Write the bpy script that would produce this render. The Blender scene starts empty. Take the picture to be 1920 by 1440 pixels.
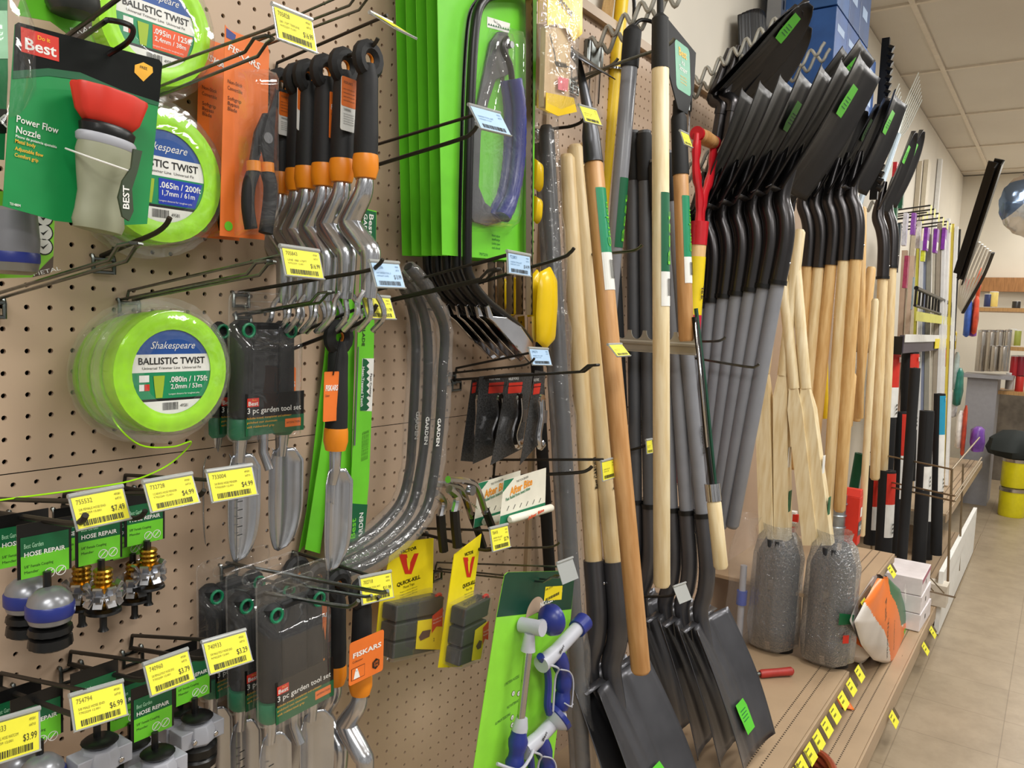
import bpy, bmesh, math, random
from mathutils import Vector, Matrix, Euler
random.seed(7)
PI = math.pi
scene = bpy.context.scene
COL = scene.collection
V = Vector

# ---------------------------------------------------------------- camera
YAW, PIT, ROL, FPX, CD, CH = math.radians(35.0193), math.radians(-4.9974), math.radians(2.3435), 1467.87, .98015, 1.42
cF = V((math.cos(PIT)*math.cos(YAW), math.cos(PIT)*math.sin(YAW), math.sin(PIT)))
cR0 = V((math.sin(YAW), -math.cos(YAW), 0)); cU0 = cR0.cross(cF)
cR = cR0*math.cos(ROL) + cU0*math.sin(ROL)
cU = -cR0*math.sin(ROL) + cU0*math.cos(ROL)
CAM = V((0, -CD, CH))
def ray(px, py): return cF + cR*((px-960)/FPX) + cU*((720-py)/FPX)
def W(px, py, d):
    "point at distance d in front of the pegboard seen at photo position px, py"
    r = ray(px, py); return CAM + r*((CD-d)/r.y)
def WX(px, py, x):
    r = ray(px, py); return CAM + r*(x/r.x)
def WZ(px, py, z):
    r = ray(px, py); return CAM + r*((z-CH)/r.z)
cam = bpy.data.cameras.new('camera'); camo = bpy.data.objects.new('camera', cam); COL.objects.link(camo)
camo.matrix_world = Matrix(((cR.x, cU.x, -cF.x, CAM.x), (cR.y, cU.y, -cF.y, CAM.y), (cR.z, cU.z, -cF.z, CAM.z), (0, 0, 0, 1)))
cam.sensor_width = 36; cam.lens = FPX/1920*36; cam.clip_start = .02; cam.clip_end = 100
scene.camera = camo

# ---------------------------------------------------------------- materials
def lin(h):
    h = h.lstrip('#'); o = []
    for i in (0, 2, 4):
        c = int(h[i:i+2], 16)/255
        o.append(c/12.92 if c <= .04045 else ((c+.055)/1.055)**2.4)
    return (*o, 1)
_M = {}
def mat(name, hexc='#808080', rough=.5, metal=0., noise=0., scale=30., bump=0., hex2=None, coat=0., stretch=None, spec=None):
    if name in _M: return _M[name]
    m = bpy.data.materials.new(name); m.use_nodes = True; nt = m.node_tree; n = nt.nodes; b = n['Principled BSDF']
    b.inputs['Base Color'].default_value = lin(hexc); b.inputs['Roughness'].default_value = rough
    b.inputs['Metallic'].default_value = metal
    if coat: b.inputs['Coat Weight'].default_value = coat; b.inputs['Coat Roughness'].default_value = .05
    if spec is not None: b.inputs['Specular IOR Level'].default_value = spec
    tc = n.new('ShaderNodeTexCoord'); mp = n.new('ShaderNodeMapping'); nt.links.new(tc.outputs['Object'], mp.inputs[0])
    if stretch: mp.inputs['Scale'].default_value = stretch
    nz = n.new('ShaderNodeTexNoise'); nz.inputs['Scale'].default_value = scale; nz.inputs['Detail'].default_value = 3
    nt.links.new(mp.outputs[0], nz.inputs['Vector'])
    cr = n.new('ShaderNodeValToRGB'); c1 = lin(hexc)
    amt = noise if noise else .04
    c2 = lin(hex2) if hex2 else tuple(min(1, c*(1-amt)) for c in c1[:3])+(1,)
    c0 = c1 if hex2 else tuple(min(1, c*(1+amt)) for c in c1[:3])+(1,)
    cr.color_ramp.elements[0].color = c2; cr.color_ramp.elements[1].color = c0
    cr.color_ramp.elements[0].position = .35; cr.color_ramp.elements[1].position = .65
    nt.links.new(nz.outputs['Fac'], cr.inputs[0]); nt.links.new(cr.outputs[0], b.inputs['Base Color'])
    if bump:
        bp = n.new('ShaderNodeBump'); bp.inputs['Strength'].default_value = bump; bp.inputs['Distance'].default_value = .002
        nt.links.new(nz.outputs['Fac'], bp.inputs['Height']); nt.links.new(bp.outputs[0], b.inputs['Normal'])
    _M[name] = m; return m
def wood(name, c1, c2, rough=.45):
    return mat(name, c1, rough, noise=.1, hex2=c2, scale=14., stretch=(6, 6, .7), bump=.05)
def clear(name, opac=.06, tint='#ffffff', bump=0., scale=60., rough=.06, gloss=1.0):
    if name in _M: return _M[name]
    m = bpy.data.materials.new(name); m.use_nodes = True; nt = m.node_tree; n = nt.nodes; n.clear()
    out = n.new('ShaderNodeOutputMaterial'); tr = n.new('ShaderNodeBsdfTransparent'); gl = n.new('ShaderNodeBsdfGlossy')
    df = n.new('ShaderNodeBsdfDiffuse'); df.inputs[0].default_value = lin(tint)
    tr.inputs[0].default_value = lin(tint); gl.inputs['Roughness'].default_value = rough
    lw = n.new('ShaderNodeLayerWeight'); lw.inputs[0].default_value = .35
    ml = n.new('ShaderNodeMath'); ml.operation = 'MULTIPLY_ADD'; ml.inputs[1].default_value = .6*gloss; ml.inputs[2].default_value = .05*gloss
    nt.links.new(lw.outputs['Facing'], ml.inputs[0])
    m1 = n.new('ShaderNodeMixShader'); m2 = n.new('ShaderNodeMixShader'); m2.inputs[0].default_value = opac
    nt.links.new(ml.outputs[0], m1.inputs[0]); nt.links.new(tr.outputs[0], m1.inputs[1]); nt.links.new(gl.outputs[0], m1.inputs[2])
    nt.links.new(m1.outputs[0], m2.inputs[1]); nt.links.new(df.outputs[0], m2.inputs[2]); nt.links.new(m2.outputs[0], out.inputs[0])
    if bump:
        tc = n.new('ShaderNodeTexCoord'); nz = n.new('ShaderNodeTexNoise'); nz.inputs['Scale'].default_value = scale; nz.inputs['Detail'].default_value = 2
        nz.inputs['Distortion'].default_value = 1.2
        nt.links.new(tc.outputs['Object'], nz.inputs['Vector'])
        bp = n.new('ShaderNodeBump'); bp.inputs['Strength'].default_value = bump; bp.inputs['Distance'].default_value = .01
        nt.links.new(nz.outputs['Fac'], bp.inputs['Height'])
        for s in (gl, lw): nt.links.new(bp.outputs[0], s.inputs['Normal'])
    _M[name] = m; return m

# ---------------------------------------------------------------- mesh builder
_TX = {}
def text_geo(s, res=2, off=0.):
    k = (s, res, off)
    if k not in _TX:
        cu = bpy.data.curves.new('t', 'FONT'); cu.body = s; cu.size = 1; cu.resolution_u = res; cu.offset = off
        ob = bpy.data.objects.new('t', cu); me = bpy.data.meshes.new_from_object(ob)
        vs = [(v.co.x, v.co.y) for v in me.vertices]; fs = [tuple(p.vertices) for p in me.polygons]
        w = max([v[0] for v in vs], default=0)
        _TX[k] = (vs, fs, w)
        bpy.data.objects.remove(ob); bpy.data.curves.remove(cu); bpy.data.meshes.remove(me)
    return _TX[k]
def frame(d, up=None):
    d = V(d).normalized(); a = V(up) if up else (V((0, 0, 1)) if abs(d.z) < .9 else V((1, 0, 0)))
    u = a.cross(d).normalized(); return u, d.cross(u), d
class MB:
    def __init__(s): s.v = []; s.f = []; s.m = []; s.mats = []
    def mi(s, m):
        if m not in s.mats: s.mats.append(m)
        return s.mats.index(m)
    def add(s, vs, fs, m):
        k = len(s.v); s.v += [tuple(v) for v in vs]; i = s.mi(m)
        for f in fs: s.f.append(tuple(a+k for a in f)); s.m.append(i)
        return s
    def box(s, c, size, m, R=None):
        hx, hy, hz = [a/2 for a in size]; c = V(c); vs = []
        for x in (-hx, hx):
            for y in (-hy, hy):
                for z in (-hz, hz):
                    p = V((x, y, z)); vs.append(c+(R@p if R else p))
        return s.add(vs, [(0, 1, 3, 2), (4, 6, 7, 5), (0, 4, 5, 1), (2, 3, 7, 6), (0, 2, 6, 4), (1, 5, 7, 3)], m)
    def tube(s, pts, r, m, n=8, closed=False, caps=True, flat=1.):
        pts = [V(p) for p in pts]; N = len(pts)
        rs = r if isinstance(r, (list, tuple)) else [r]*N
        vs = []; fs = []; up = None
        for i, p in enumerate(pts):
            a = pts[(i-1) % N] if (closed or i > 0) else p; b = pts[(i+1) % N] if (closed or i < N-1) else p
            t = (b-a)
            if t.length < 1e-9: t = V((0, 0, 1))
            t.normalize()
            if up is None:
                up = V((0, 0, 1)) if abs(t.z) < .9 else V((0, 1, 0))
            u = up.cross(t)
            if u.length < 1e-6: u = V((1, 0, 0)).cross(t)
            u.normalize(); w = t.cross(u); up = w
            for k in range(n):
                an = 2*PI*k/n+PI/n; vs.append(p+u*(math.cos(an)*rs[i])+w*(math.sin(an)*rs[i]*flat))
        R_ = N if closed else N-1
        for i in range(R_):
            for k in range(n):
                a = i*n+k; b = i*n+(k+1) % n; j = (i+1) % N
                fs.append((a, b, j*n+(k+1) % n, j*n+k))
        if caps and not closed:
            fs.append(tuple(reversed(range(n)))); fs.append(tuple(range((N-1)*n, N*n)))
        return s.add(vs, fs, m)
    def lathe(s, prof, m, o=(0, 0, 0), d=(0, 0, 1), n=24, caps=True, sx=1., sy=1., fn=None):
        "profile [(radius, height)] around axis d"
        o = V(o); u, w, t = frame(d); vs = []; fs = []
        for (r, h) in prof:
            for k in range(n):
                an = 2*PI*k/n; q = r*(fn(an, h) if fn else 1)
                vs.append(o+t*h+u*(math.cos(an)*q*sx)+w*(math.sin(an)*q*sy))
        for i in range(len(prof)-1):
            for k in range(n):
                fs.append((i*n+k, i*n+(k+1) % n, (i+1)*n+(k+1) % n, (i+1)*n+k))
        if caps:
            if prof[0][0] > 1e-5: fs.append(tuple(reversed(range(n))))
            if prof[-1][0] > 1e-5: fs.append(tuple(range((len(prof)-1)*n, len(prof)*n)))
        return s.add(vs, fs, m)
    def poly(s, pts, y, m, th=0.):
        "outline pts (x,z) facing -y at depth y, thickness th to +y"
        n = len(pts); A = sum(pts[i][0]*pts[(i+1) % n][1]-pts[(i+1) % n][0]*pts[i][1] for i in range(n))
        if A < 0: pts = pts[::-1]
        vs = [(p[0], y, p[1]) for p in pts]
        if not th: return s.add(vs, [tuple(range(n))], m)
        vs += [(p[0], y+th, p[1]) for p in pts]
        fs = [tuple(range(n)), tuple(reversed(range(n, 2*n)))]+[((i+1) % n, i, i+n, (i+1) % n+n) for i in range(n)]
        return s.add(vs, fs, m)
    def rect(s, x0, z0, x1, z1, y, m, th=0.): return s.poly([(x0, z0), (x1, z0), (x1, z1), (x0, z1)], y, m, th)
    def ring(s, c, R, r, y, m, th=.0, n=24, a0=0., a1=2*PI, sx=1.):
        k = n+1; vs = []; fs = []
        for i in range(k):
            a = a0+(a1-a0)*i/n
            for q in (R, r): vs.append((c[0]+math.cos(a)*q*sx, y, c[1]+math.sin(a)*q))
        for i in range(n): fs.append((i*2, i*2+1, i*2+3, i*2+2))
        return s.add(vs, fs, m)
    def disc(s, c, R, y, m, n=24, sx=1., th=0.):
        return s.poly([(c[0]+math.cos(2*PI*i/n)*R*sx, c[1]+math.sin(2*PI*i/n)*R) for i in range(n)], y, m, th)
    def text(s, t, x, z, h, y, m, align='l', bold=0., sx=1., shear=0., rot=0., fit=None):
        vs, fs, w = text_geo(t, 2, bold)
        k = h/.70
        if fit and w > 0: sx = fit/(w*k)
        ww = w*k*sx; x0 = {'l': 0, 'c': -ww/2, 'r': -ww}[align]; c, q = math.cos(rot), math.sin(rot); o = []
        for a, b in vs:
            X = x0+a*k*sx+shear*b*k; Z = b*k; o.append((x+X*c-Z*q, y, z+X*q+Z*c))
        return s.add(o, fs, m)
    def bars(s, x0, x1, z0, z1, y, m, n=18, seed=1):
        rr = random.Random(seed); x = x0; w = (x1-x0)/n/1.6
        while x < x1-w:
            b = w*rr.choice((.5, .8, 1.3)); s.rect(x, z0, x+b, z1, y, m); x += b+w*rr.choice((.5, .9))
        return s
    def grid(s, fn, nu, nv, m, th=0.):
        vs = [fn(i/nu, j/nv) for j in range(nv+1) for i in range(nu+1)]; q = nu+1
        fs = [(j*q+i, j*q+i+1, (j+1)*q+i+1, (j+1)*q+i) for j in range(nv) for i in range(nu)]
        return s.add(vs, fs, m)
    def build(s, name, parent=None, loc=None, sharp=40, solid=0., bevel=0., rot=None, subd=0):
        me = bpy.data.meshes.new(name); me.from_pydata(s.v, [], s.f)
        for m in s.mats: me.materials.append(m)
        me.polygons.foreach_set('material_index', s.m); me.update()
        if sharp is not None:
            me.polygons.foreach_set('use_smooth', [True]*len(s.f)); me.set_sharp_from_angle(angle=math.radians(sharp))
        o = bpy.data.objects.new(name, me); COL.objects.link(o)
        if loc is not None: o.location = loc
        if rot is not None: o.rotation_euler = rot
        if parent is not None: o.parent = parent
        if solid:
            md = o.modifiers.new('t', 'SOLIDIFY'); md.thickness = abs(solid); md.offset = 1 if solid > 0 else -1
        if bevel:
            md = o.modifiers.new('b', 'BEVEL'); md.width = bevel; md.segments = 2; md.limit_method = 'ANGLE'
        if subd:
            md = o.modifiers.new('s', 'SUBSURF'); md.levels = md.render_levels = subd
        return o

def tag(o, label=None, cat=None, group=None, kind=None):
    if cat: o['kind'] = 'thing'
    if label: o['label'] = label
    if cat: o['category'] = cat
    if group: o['group'] = group
    if kind: o['kind'] = kind
    return o
def thing(name, label, cat, loc=(0, 0, 0), rot=(0, 0, 0), group=None):
    o = bpy.data.objects.new(name, None); COL.objects.link(o); o.location = loc; o.rotation_euler = rot
    o.empty_display_size = .02
    return tag(o, label, cat, group)
def dup(r, loc=None, rot=None, label=None, group=None):
    "a copy of a thing with its parts and sub-parts"
    c = r.copy(); COL.objects.link(c)
    if loc is not None: c.location = loc
    if rot is not None:
        c.rotation_euler = rot
    if label: c['label'] = label
    if group: c['group'] = group
    for ch in list(r.children):
        d = ch.copy(); COL.objects.link(d); d.parent = c
        for g in list(ch.children):
            e = g.copy(); COL.objects.link(e); e.parent = d
    return c
def bez(pts, k=6):
    "Catmull-Rom through the points"
    P_ = [V(p) for p in pts]; o = []
    for i in range(len(P_)-1):
        a = P_[max(i-1, 0)]; b = P_[i]; c = P_[i+1]; d = P_[min(i+2, len(P_)-1)]
        for j in range(k):
            t = j/k; o.append(.5*((2*b)+(c-a)*t+(2*a-5*b+4*c-d)*t*t+(3*b-a-3*c+d)*t**3))
    o.append(P_[-1]); return o
def aim(a, b):
    "rotation taking local z onto b-a while local x stays as near world x as it can"
    z = (V(b)-V(a)).normalized(); x = (V((1, 0, 0))-z*z.x).normalized(); y = z.cross(x)
    return Matrix((x, y, z)).transposed().to_euler()
def rrect(x0, z0, x1, z1, r, n=4):
    o = []
    for cx, cz, a in ((x1-r, z0+r, -PI/2), (x1-r, z1-r, 0), (x0+r, z1-r, PI/2), (x0+r, z0+r, PI)):
        for i in range(n+1): o.append((cx+r*math.cos(a+PI/2*i/n), cz+r*math.sin(a+PI/2*i/n)))
    return o

# common materials
M_yel = mat('yellow_paper', '#e9e33c', .6); M_blu = mat('blue_paper', '#a9c8e6', .6)
M_ink = mat('ink', '#22231f', .6); M_ink2 = mat('faded_ink', '#6f6a2a', .6)
M_white = mat('white_print', '#e9e9e4', .5); M_black = mat('black_print', '#0e0e0e', .4)
M_wire = mat('hook_wire', '#6f7370', .28, 1., scale=80, noise=.15); M_wired = mat('dark_wire', '#3e3c38', .45, .8)
M_chrome = mat('chrome', '#c9c9cc', .12, 1.); M_alu = mat('polished_aluminium', '#c6c8cd', .2, .9, noise=.08, scale=12)
M_gun = mat('gunmetal_paint', '#5a5a5e', .34, .7, noise=.15, scale=9, bump=.03)
M_blk = mat('black_paint', '#101010', .35, .1); M_rub = mat('black_rubber', '#101113', .65, bump=.1, scale=200)
M_clr = clear('clear_plastic', .025, bump=.12, scale=25, gloss=.55); M_wrap = clear('plastic_wrap', .05, bump=.7, scale=30, rough=.1, gloss=.5)
M_hold = clear('tag_holder_plastic', .45, '#cfd2d0', rough=.2)
M_lime = mat('lime_card', '#6ccb2d', .45); M_lime2 = mat('lime_green_card', '#8fdd3a', .5)
M_grn = mat('green_card', '#0d8a45', .45); M_dgrn = mat('dark_green_card', '#0b4a33', .45)
M_org = mat('orange_card', '#e8752a', .45); M_orgp = mat('orange_plastic', '#e88a16', .4)
M_red = mat('red_print', '#d0301f', .45); M_blue = mat('blue_plastic', '#23307e', .35); M_gry = mat('grey_plastic', '#a3a5ad', .45)
M_peg = mat('pegboard_paint', '#bda48c', .5, noise=.04, scale=3)
# ---------------------------------------------------------------- room
H_CEIL = 3.05; X0, X1 = -1.6, 9.45; XS = [.26, 1.48, 2.70]
M_wall = mat('cream_wall_paint', '#dcd5c6', .7, noise=.04, scale=2.)
def struct(o): o['kind'] = 'structure'; return o
b = MB(); b.box(((X0+X1)/2, .06, H_CEIL/2), (X1-X0, .08, H_CEIL), M_wall); struct(b.build('wall_left'))
b = MB(); b.box((X1+.05, -2.0, H_CEIL/2), (.1, 4.2, H_CEIL), M_wall); struct(b.build('wall_back'))
# ceiling : drop tiles with T-bar grid
def tile_mat():
    m = bpy.data.materials.new('ceiling_tile'); m.use_nodes = True; nt = m.node_tree; n = nt.nodes; p = n['Principled BSDF']
    tc = n.new('ShaderNodeTexCoord'); nz = n.new('ShaderNodeTexNoise'); nz.inputs['Scale'].default_value = 2.2; nz.inputs['Detail'].default_value = 6
    cr = n.new('ShaderNodeValToRGB'); cr.color_ramp.elements[0].color = lin('#cdc6ba'); cr.color_ramp.elements[1].color = lin('#dbd5ca')
    n2 = n.new('ShaderNodeTexNoise'); n2.inputs['Scale'].default_value = 240; bp = n.new('ShaderNodeBump'); bp.inputs['Strength'].default_value = .25; bp.inputs['Distance'].default_value = .004
    L = nt.links.new; L(tc.outputs['Object'], nz.inputs['Vector']); L(tc.outputs['Object'], n2.inputs['Vector']); L(nz.outputs['Fac'], cr.inputs[0]); L(cr.outputs[0], p.inputs['Base Color'])
    L(n2.outputs['Fac'], bp.inputs['Height']); L(bp.outputs[0], p.inputs['Normal']); p.inputs['Roughness'].default_value = .9; return m
M_tile = tile_mat(); M_tbar = mat('ceiling_grid_paint', '#dad0c0', .6)
b = MB(); b.box(((X0+X1)/2, -1.9, H_CEIL+.03), (X1-X0+.2, 4.0, .04), M_tile); struct(b.build('ceiling'))
yg = -CD+.4653*1.63; b = MB()
x = 3.453*1.63-1.19*6
while x < X1: b.box((x, -1.9, H_CEIL+.004), (.026, 4, .012), M_tbar); x += 1.19
for k in range(5): b.box(((X0+X1)/2, yg-.61*k*2, H_CEIL+.003), (X1-X0, .026, .012), M_tbar)
struct(b.build('trim_1'))
# one tile has slipped at its corner
# floor : worn vinyl tiles
def floor_mat():
    m = bpy.data.materials.new('vinyl_floor'); m.use_nodes = True; nt = m.node_tree; n = nt.nodes; p = n['Principled BSDF']; L = nt.links.new
    tc = n.new('ShaderNodeTexCoord'); mp = n.new('ShaderNodeMapping'); L(tc.outputs['Object'], mp.inputs[0])
    br = n.new('ShaderNodeTexBrick'); br.offset = 0; br.inputs['Scale'].default_value = 1; br.inputs['Brick Width'].default_value = .305; br.inputs['Row Height'].default_value = .305
    br.inputs['Mortar Size'].default_value = .0018; br.inputs['Color1'].default_value = lin('#9d8c74'); br.inputs['Color2'].default_value = lin('#96866e'); br.inputs['Mortar'].default_value = lin('#80705a')
    L(mp.outputs[0], br.inputs['Vector'])
    nz = n.new('ShaderNodeTexNoise'); nz.inputs['Scale'].default_value = 7; nz.inputs['Detail'].default_value = 8; nz.inputs['Roughness'].default_value = .7; L(mp.outputs[0], nz.inputs['Vector'])
    cr = n.new('ShaderNodeValToRGB'); cr.color_ramp.elements[0].color = (.72, .70, .66, 1); cr.color_ramp.elements[1].color = (1.05, 1.05, 1.05, 1); cr.color_ramp.elements[0].position = .3; cr.color_ramp.elements[1].position = .6
    L(nz.outputs['Fac'], cr.inputs[0]); mx = n.new('ShaderNodeMix'); mx.data_type = 'RGBA'; mx.blend_type = 'MULTIPLY'; mx.inputs[0].default_value = .8
    L(br.outputs['Color'], mx.inputs[6]); L(cr.outputs[0], mx.inputs[7]); L(mx.outputs[2], p.inputs['Base Color']); p.inputs['Roughness'].default_value = .38; return m
b = MB(); b.box(((X0+X1)/2, -1.9, -.02), (X1-X0+.2, 4.0, .04), floor_mat()); struct(b.build('floor'))

# ---------------------------------------------------------------- pegboard gondola
def peg_panel(x0, x1, z0, z1, ax, az, holes=True, P_=.0254, r=.0031):
    "board with real punched holes on a one inch lattice"
    b = MB(); vs = []; fs = []
    if not holes: b.box(((x0+x1)/2, .0, (z0+z1)/2), (x1-x0, .005, z1-z0), M_peg); return b
    i0 = math.ceil((x0+.008-ax)/P_); i1 = math.floor((x1-.008-ax)/P_); k0 = math.ceil((z0+.008-az)/P_); k1 = math.floor((z1-.008-az)/P_)
    h = P_/2; N = 8
    sq = [(1, 0), (1, 1), (0, 1), (-1, 1), (-1, 0), (-1, -1), (0, -1), (1, -1)]
    cx0, cx1 = ax+i0*P_-h, ax+i1*P_+h; cz0, cz1 = az+k0*P_-h, az+k1*P_+h
    for i in range(i0, i1+1):
        for k in range(k0, k1+1):
            cx, cz = ax+i*P_, az+k*P_; o = len(vs)
            for a, c in sq: vs.append((cx+a*h, 0, cz+c*h))
            for j in range(N): an = PI/4*j; vs.append((cx+r*math.cos(an), 0, cz+r*math.sin(an)))
            for j in range(N): an = PI/4*j; vs.append((cx+r*math.cos(an), .005, cz+r*math.sin(an)))
            for j in range(N):
                q = (j+1) % N
                fs.append((o+j, o+N+j, o+N+q, o+q)); fs.append((o+N+j, o+2*N+j, o+2*N+q, o+N+q))
    b.add(vs, fs, M_peg)
    for a0, c0, a1, c1 in ((x0, z0, cx0, z1), (cx1, z0, x1, z1), (cx0, z0, cx1, cz0), (cx0, cz1, cx1, z1)):
        if a1-a0 > 1e-5 and c1-c0 > 1e-5: b.rect(a0, c0, a1, c1, 0, M_peg)
    return b
AX, AZ = .39288, 1.42+.0122
ZS = W(100, 878, 0).z           # seam between the two panels
M_dark = mat('dark_cavity', '#16120e', .9)  # near-black colour for the shade seen through the peg holes
g = thing('pegboard_panel', 'tan upper pegboard panel behind the trimmer line spools', 'pegboard', (0, 0, 0))
peg_panel(-.3, 1.478, ZS+.0006, 2.13, AX, AZ).build('panel_face', g, sharp=None)
g = thing('pegboard_panel', 'tan lower pegboard panel under the horizontal seam', 'pegboard', (0, 0, 0))
peg_panel(-.3, 1.478, .15, ZS-.0006, 16.80*.0254, 1.42-.0254*8.62+0*AZ, ).build('panel_face', g, sharp=None)
g = thing('pegboard_panel', 'tan pegboard panel behind the long handled shovels', 'pegboard', (0, 0, 0))
peg_panel(1.484, 2.70, .15, 2.13, AX, AZ).build('panel_face', g, sharp=None)
b = MB(); b.box((3.6, 0, 1.14), (1.78, .005, 1.98), M_peg); tag(b.build('pegboard_panel'), 'tan pegboard panel behind the hanging garden forks, mostly hidden', 'pegboard')
b = MB(); b.box((2.1, .014, 1.14), (4.8, .004, 1.98), M_dark); struct(b.build('wall_left_shade_sheet'))  # added dark sheet, stands in for the unlit gap behind the board
M_met = mat('tan_shelf_paint', '#ab9376', .42, noise=.06, scale=5.)
b = MB(); b.box((1.2, .0, 2.139), (3.02, .035, .022), M_met); b.box((3.6, .0, 2.139), (1.78, .035, .022), M_met)
struct(b.build('trim_2'))
b = MB(); bb = mat('black_upright', '#121110', .5)
b.box((1.481, -.004, 1.14), (.012, .012, 1.98), M_met); struct(b.build('trim_3'))
# base deck and shelves with slotted fronts
M_slot = mat('slot_dark', '#3a2c1c', .8)
def shelf(name, label, x0, x1, zt, dep, th=.035, kick=None, slots=True):
    g = thing(name, label, 'shelf', (x0, 0, zt))
    L = x1-x0; b = MB(); b.box((L/2, -dep/2, -.006), (L, dep, .012), M_met)
    if slots:
        for yy in (-dep+.075, -dep+.045):
            n = int(L/.0127)
            for i in range(n): b.rect(0, 0, .0001, .0001, 0, M_slot) if False else b.add([(i*.0127+.003, yy, .0006), (i*.0127+.0085, yy, .0006), (i*.0127+.0085, yy+.0045, .0006), (i*.0127+.003, yy+.0045, .0006)], [(0, 1, 2, 3)], M_slot)
    b.build('shelf_deck', g)
    b = MB(); b.box((L/2, -dep-.004, -th/2), (L, .008, th), M_met); b.build('shelf_front', g, bevel=.002)
    if kick:
        b = MB(); b.box((L/2, -dep+.03, -kick/2-.012), (L, .01, kick-.02), M_met); b.build('kick_plate', g)
    return g
shelf('base_deck', 'long tan slotted base deck along the floor under the tool shelf', .2, 5.7, .15, .585, .07, .15)
s1 = shelf('tool_shelf', 'tan slotted shelf holding the standing shovels, yellow tags along its edge', .3, 2.695, .30, .485)
s2 = shelf('tool_shelf', 'tan slotted shelf at the far side of the bubble wrapped diggers', 2.703, 3.456, .52, .482)
# ---------------------------------------------------------------- light
def area(x, y, z, sx, sy, e, col=(1, .985, .95), rot=(0, 0, 0), spread=None):
    l = bpy.data.lights.new('lamp', 'AREA'); l.shape = 'RECTANGLE'; l.size = sx; l.size_y = sy; l.energy = e; l.color = col
    o = bpy.data.objects.new('ceiling_lamp', l); COL.objects.link(o); o.location = (x, y, z); o.rotation_euler = rot; return o
for x in (-.9, 1.55, 4.0, 6.4, 8.8): area(x, -1.45, H_CEIL-.02, 1.2, .5, 40)
area(-.9, -3.1, H_CEIL-.02, 1.2, .5, 40); area(2.8, -3.1, H_CEIL-.02, 1.2, .5, 40)
w = bpy.data.worlds.new('world'); scene.world = w; w.use_nodes = True; wn = w.node_tree; wl = wn.links.new
wb = wn.nodes['Background']; tc = wn.nodes.new('ShaderNodeTexCoord'); mp = wn.nodes.new('ShaderNodeMapping'); mp.inputs['Scale'].default_value = (2.5, 2.5, 5)
nz = wn.nodes.new('ShaderNodeTexNoise'); nz.inputs['Scale'].default_value = 2.5; nz.inputs['Detail'].default_value = 4; cr = wn.nodes.new('ShaderNodeValToRGB')
cr.color_ramp.elements[0].color = (.04, .036, .03, 1); cr.color_ramp.elements[1].color = (1.1, 1.07, 1.02, 1); cr.color_ramp.elements[0].position = .4; cr.color_ramp.elements[1].position = .66
wl(tc.outputs['Generated'], mp.inputs[0]); wl(mp.outputs[0], nz.inputs['Vector']); wl(nz.outputs['Fac'], cr.inputs[0]); wl(cr.outputs[0], wb.inputs[0]); wb.inputs[1].default_value = .7
vs_ = scene.view_settings; vs_.view_transform = 'Standard'; vs_.look = 'None'; vs_.gamma = 1; vs_.use_curve_mapping = False; vs_.exposure = .12
scene.display_settings.display_device = 'sRGB'
scene.cycles.transparent_max_bounces = 16; scene.cycles.max_bounces = 8
# ---------------------------------------------------------------- kit for things on the wall
class Pl:
    "a plane parallel to the board; photo positions become local x,z"
    def __init__(s, px, py, d): s.d = d; s.o = W(px, py, d)
    def __call__(s, px, py): w = W(px, py, s.d); return (w.x-s.o.x, w.z-s.o.z)
    def pts(s, *p): return [s(*q) for q in p]
    def h(s, px, py, n): return abs(s(px, py)[1]-s(px, py+n)[1])
def circ_band(r, z0, z1, n=14):
    "part of a disc between heights z0 and z1"
    a0, a1 = math.asin(max(-1, min(1, z0/r))), math.asin(max(-1, min(1, z1/r)))
    R_ = [(r*math.cos(a0+(a1-a0)*i/n), r*math.sin(a0+(a1-a0)*i/n)) for i in range(n+1)]
    return R_+[(-x, z) for x, z in reversed(R_)]
HOOKS = {}
def peg_hook(key, label, b, t, style='single', upper=None, wm=None, r=.0022, lift=.012, group=None):
    "b: photo position of the root on the board, t: of the tip"
    wm = wm or M_wire
    B = W(*b, 0); T = WX(*t, B.x); HOOKS[key] = (B, T)
    g = thing('peg_hook', label, 'hook', B, group=group); v = T-B; L = v.length; u = v.normalized()
    b_ = MB()
    if style == 'loop':
        for s in (-1, 1):
            b_.tube([(s*.008, 0, 0), V((s*.008, 0, 0))+u*(L-.03), V((s*.008, 0, 0))+u*(L-.015)+V((0, 0, .01)), V((s*.005, 0, .01))+u*(L), V((0, 0, .01))+u*(L+.001)], r*.85, wm, 7)
    else:
        up = V((0, -lift*.6, lift)); b_.tube(bez([(0, 0, 0), u*(L*.5), u*(L-.02), u*L+up*.4, u*(L+.004)+up], 4), r, wm, 8)
    b_.build('lower_wire', g)
    b_ = MB()
    for dx in (-.0127, .0127):
        b_.tube([(dx, .006, .0), (dx, -.004, .0), (dx, -.006, -.004), (dx, -.006, -.022)], .0024, M_wire, 6)
    b_.tube([(-.0127, -.006, -.004), (.0127, -.006, -.004)], .0024, M_wire, 6); b_.tube([(-.0127, -.006, -.02), (.0127, -.006, -.02)], .0024, M_wire, 6)
    b_.build('back_clip', g)
    if upper:
        ub, ut = upper; B2 = W(*ub, 0); T2 = WX(*ut, B2.x) if not isinstance(ut, (int, float)) else None
        b_ = MB(); q0 = V((0, -.004, B2.z-B.z)); q1 = V((0, T2.y, T2.z-B.z)); b_.tube([(0, 0, 0), q0, q1], r*.8, wm, 7); b_.build('upper_wire', g)
        HOOKS[key+'u'] = (B2, T2)
    return g
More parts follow.
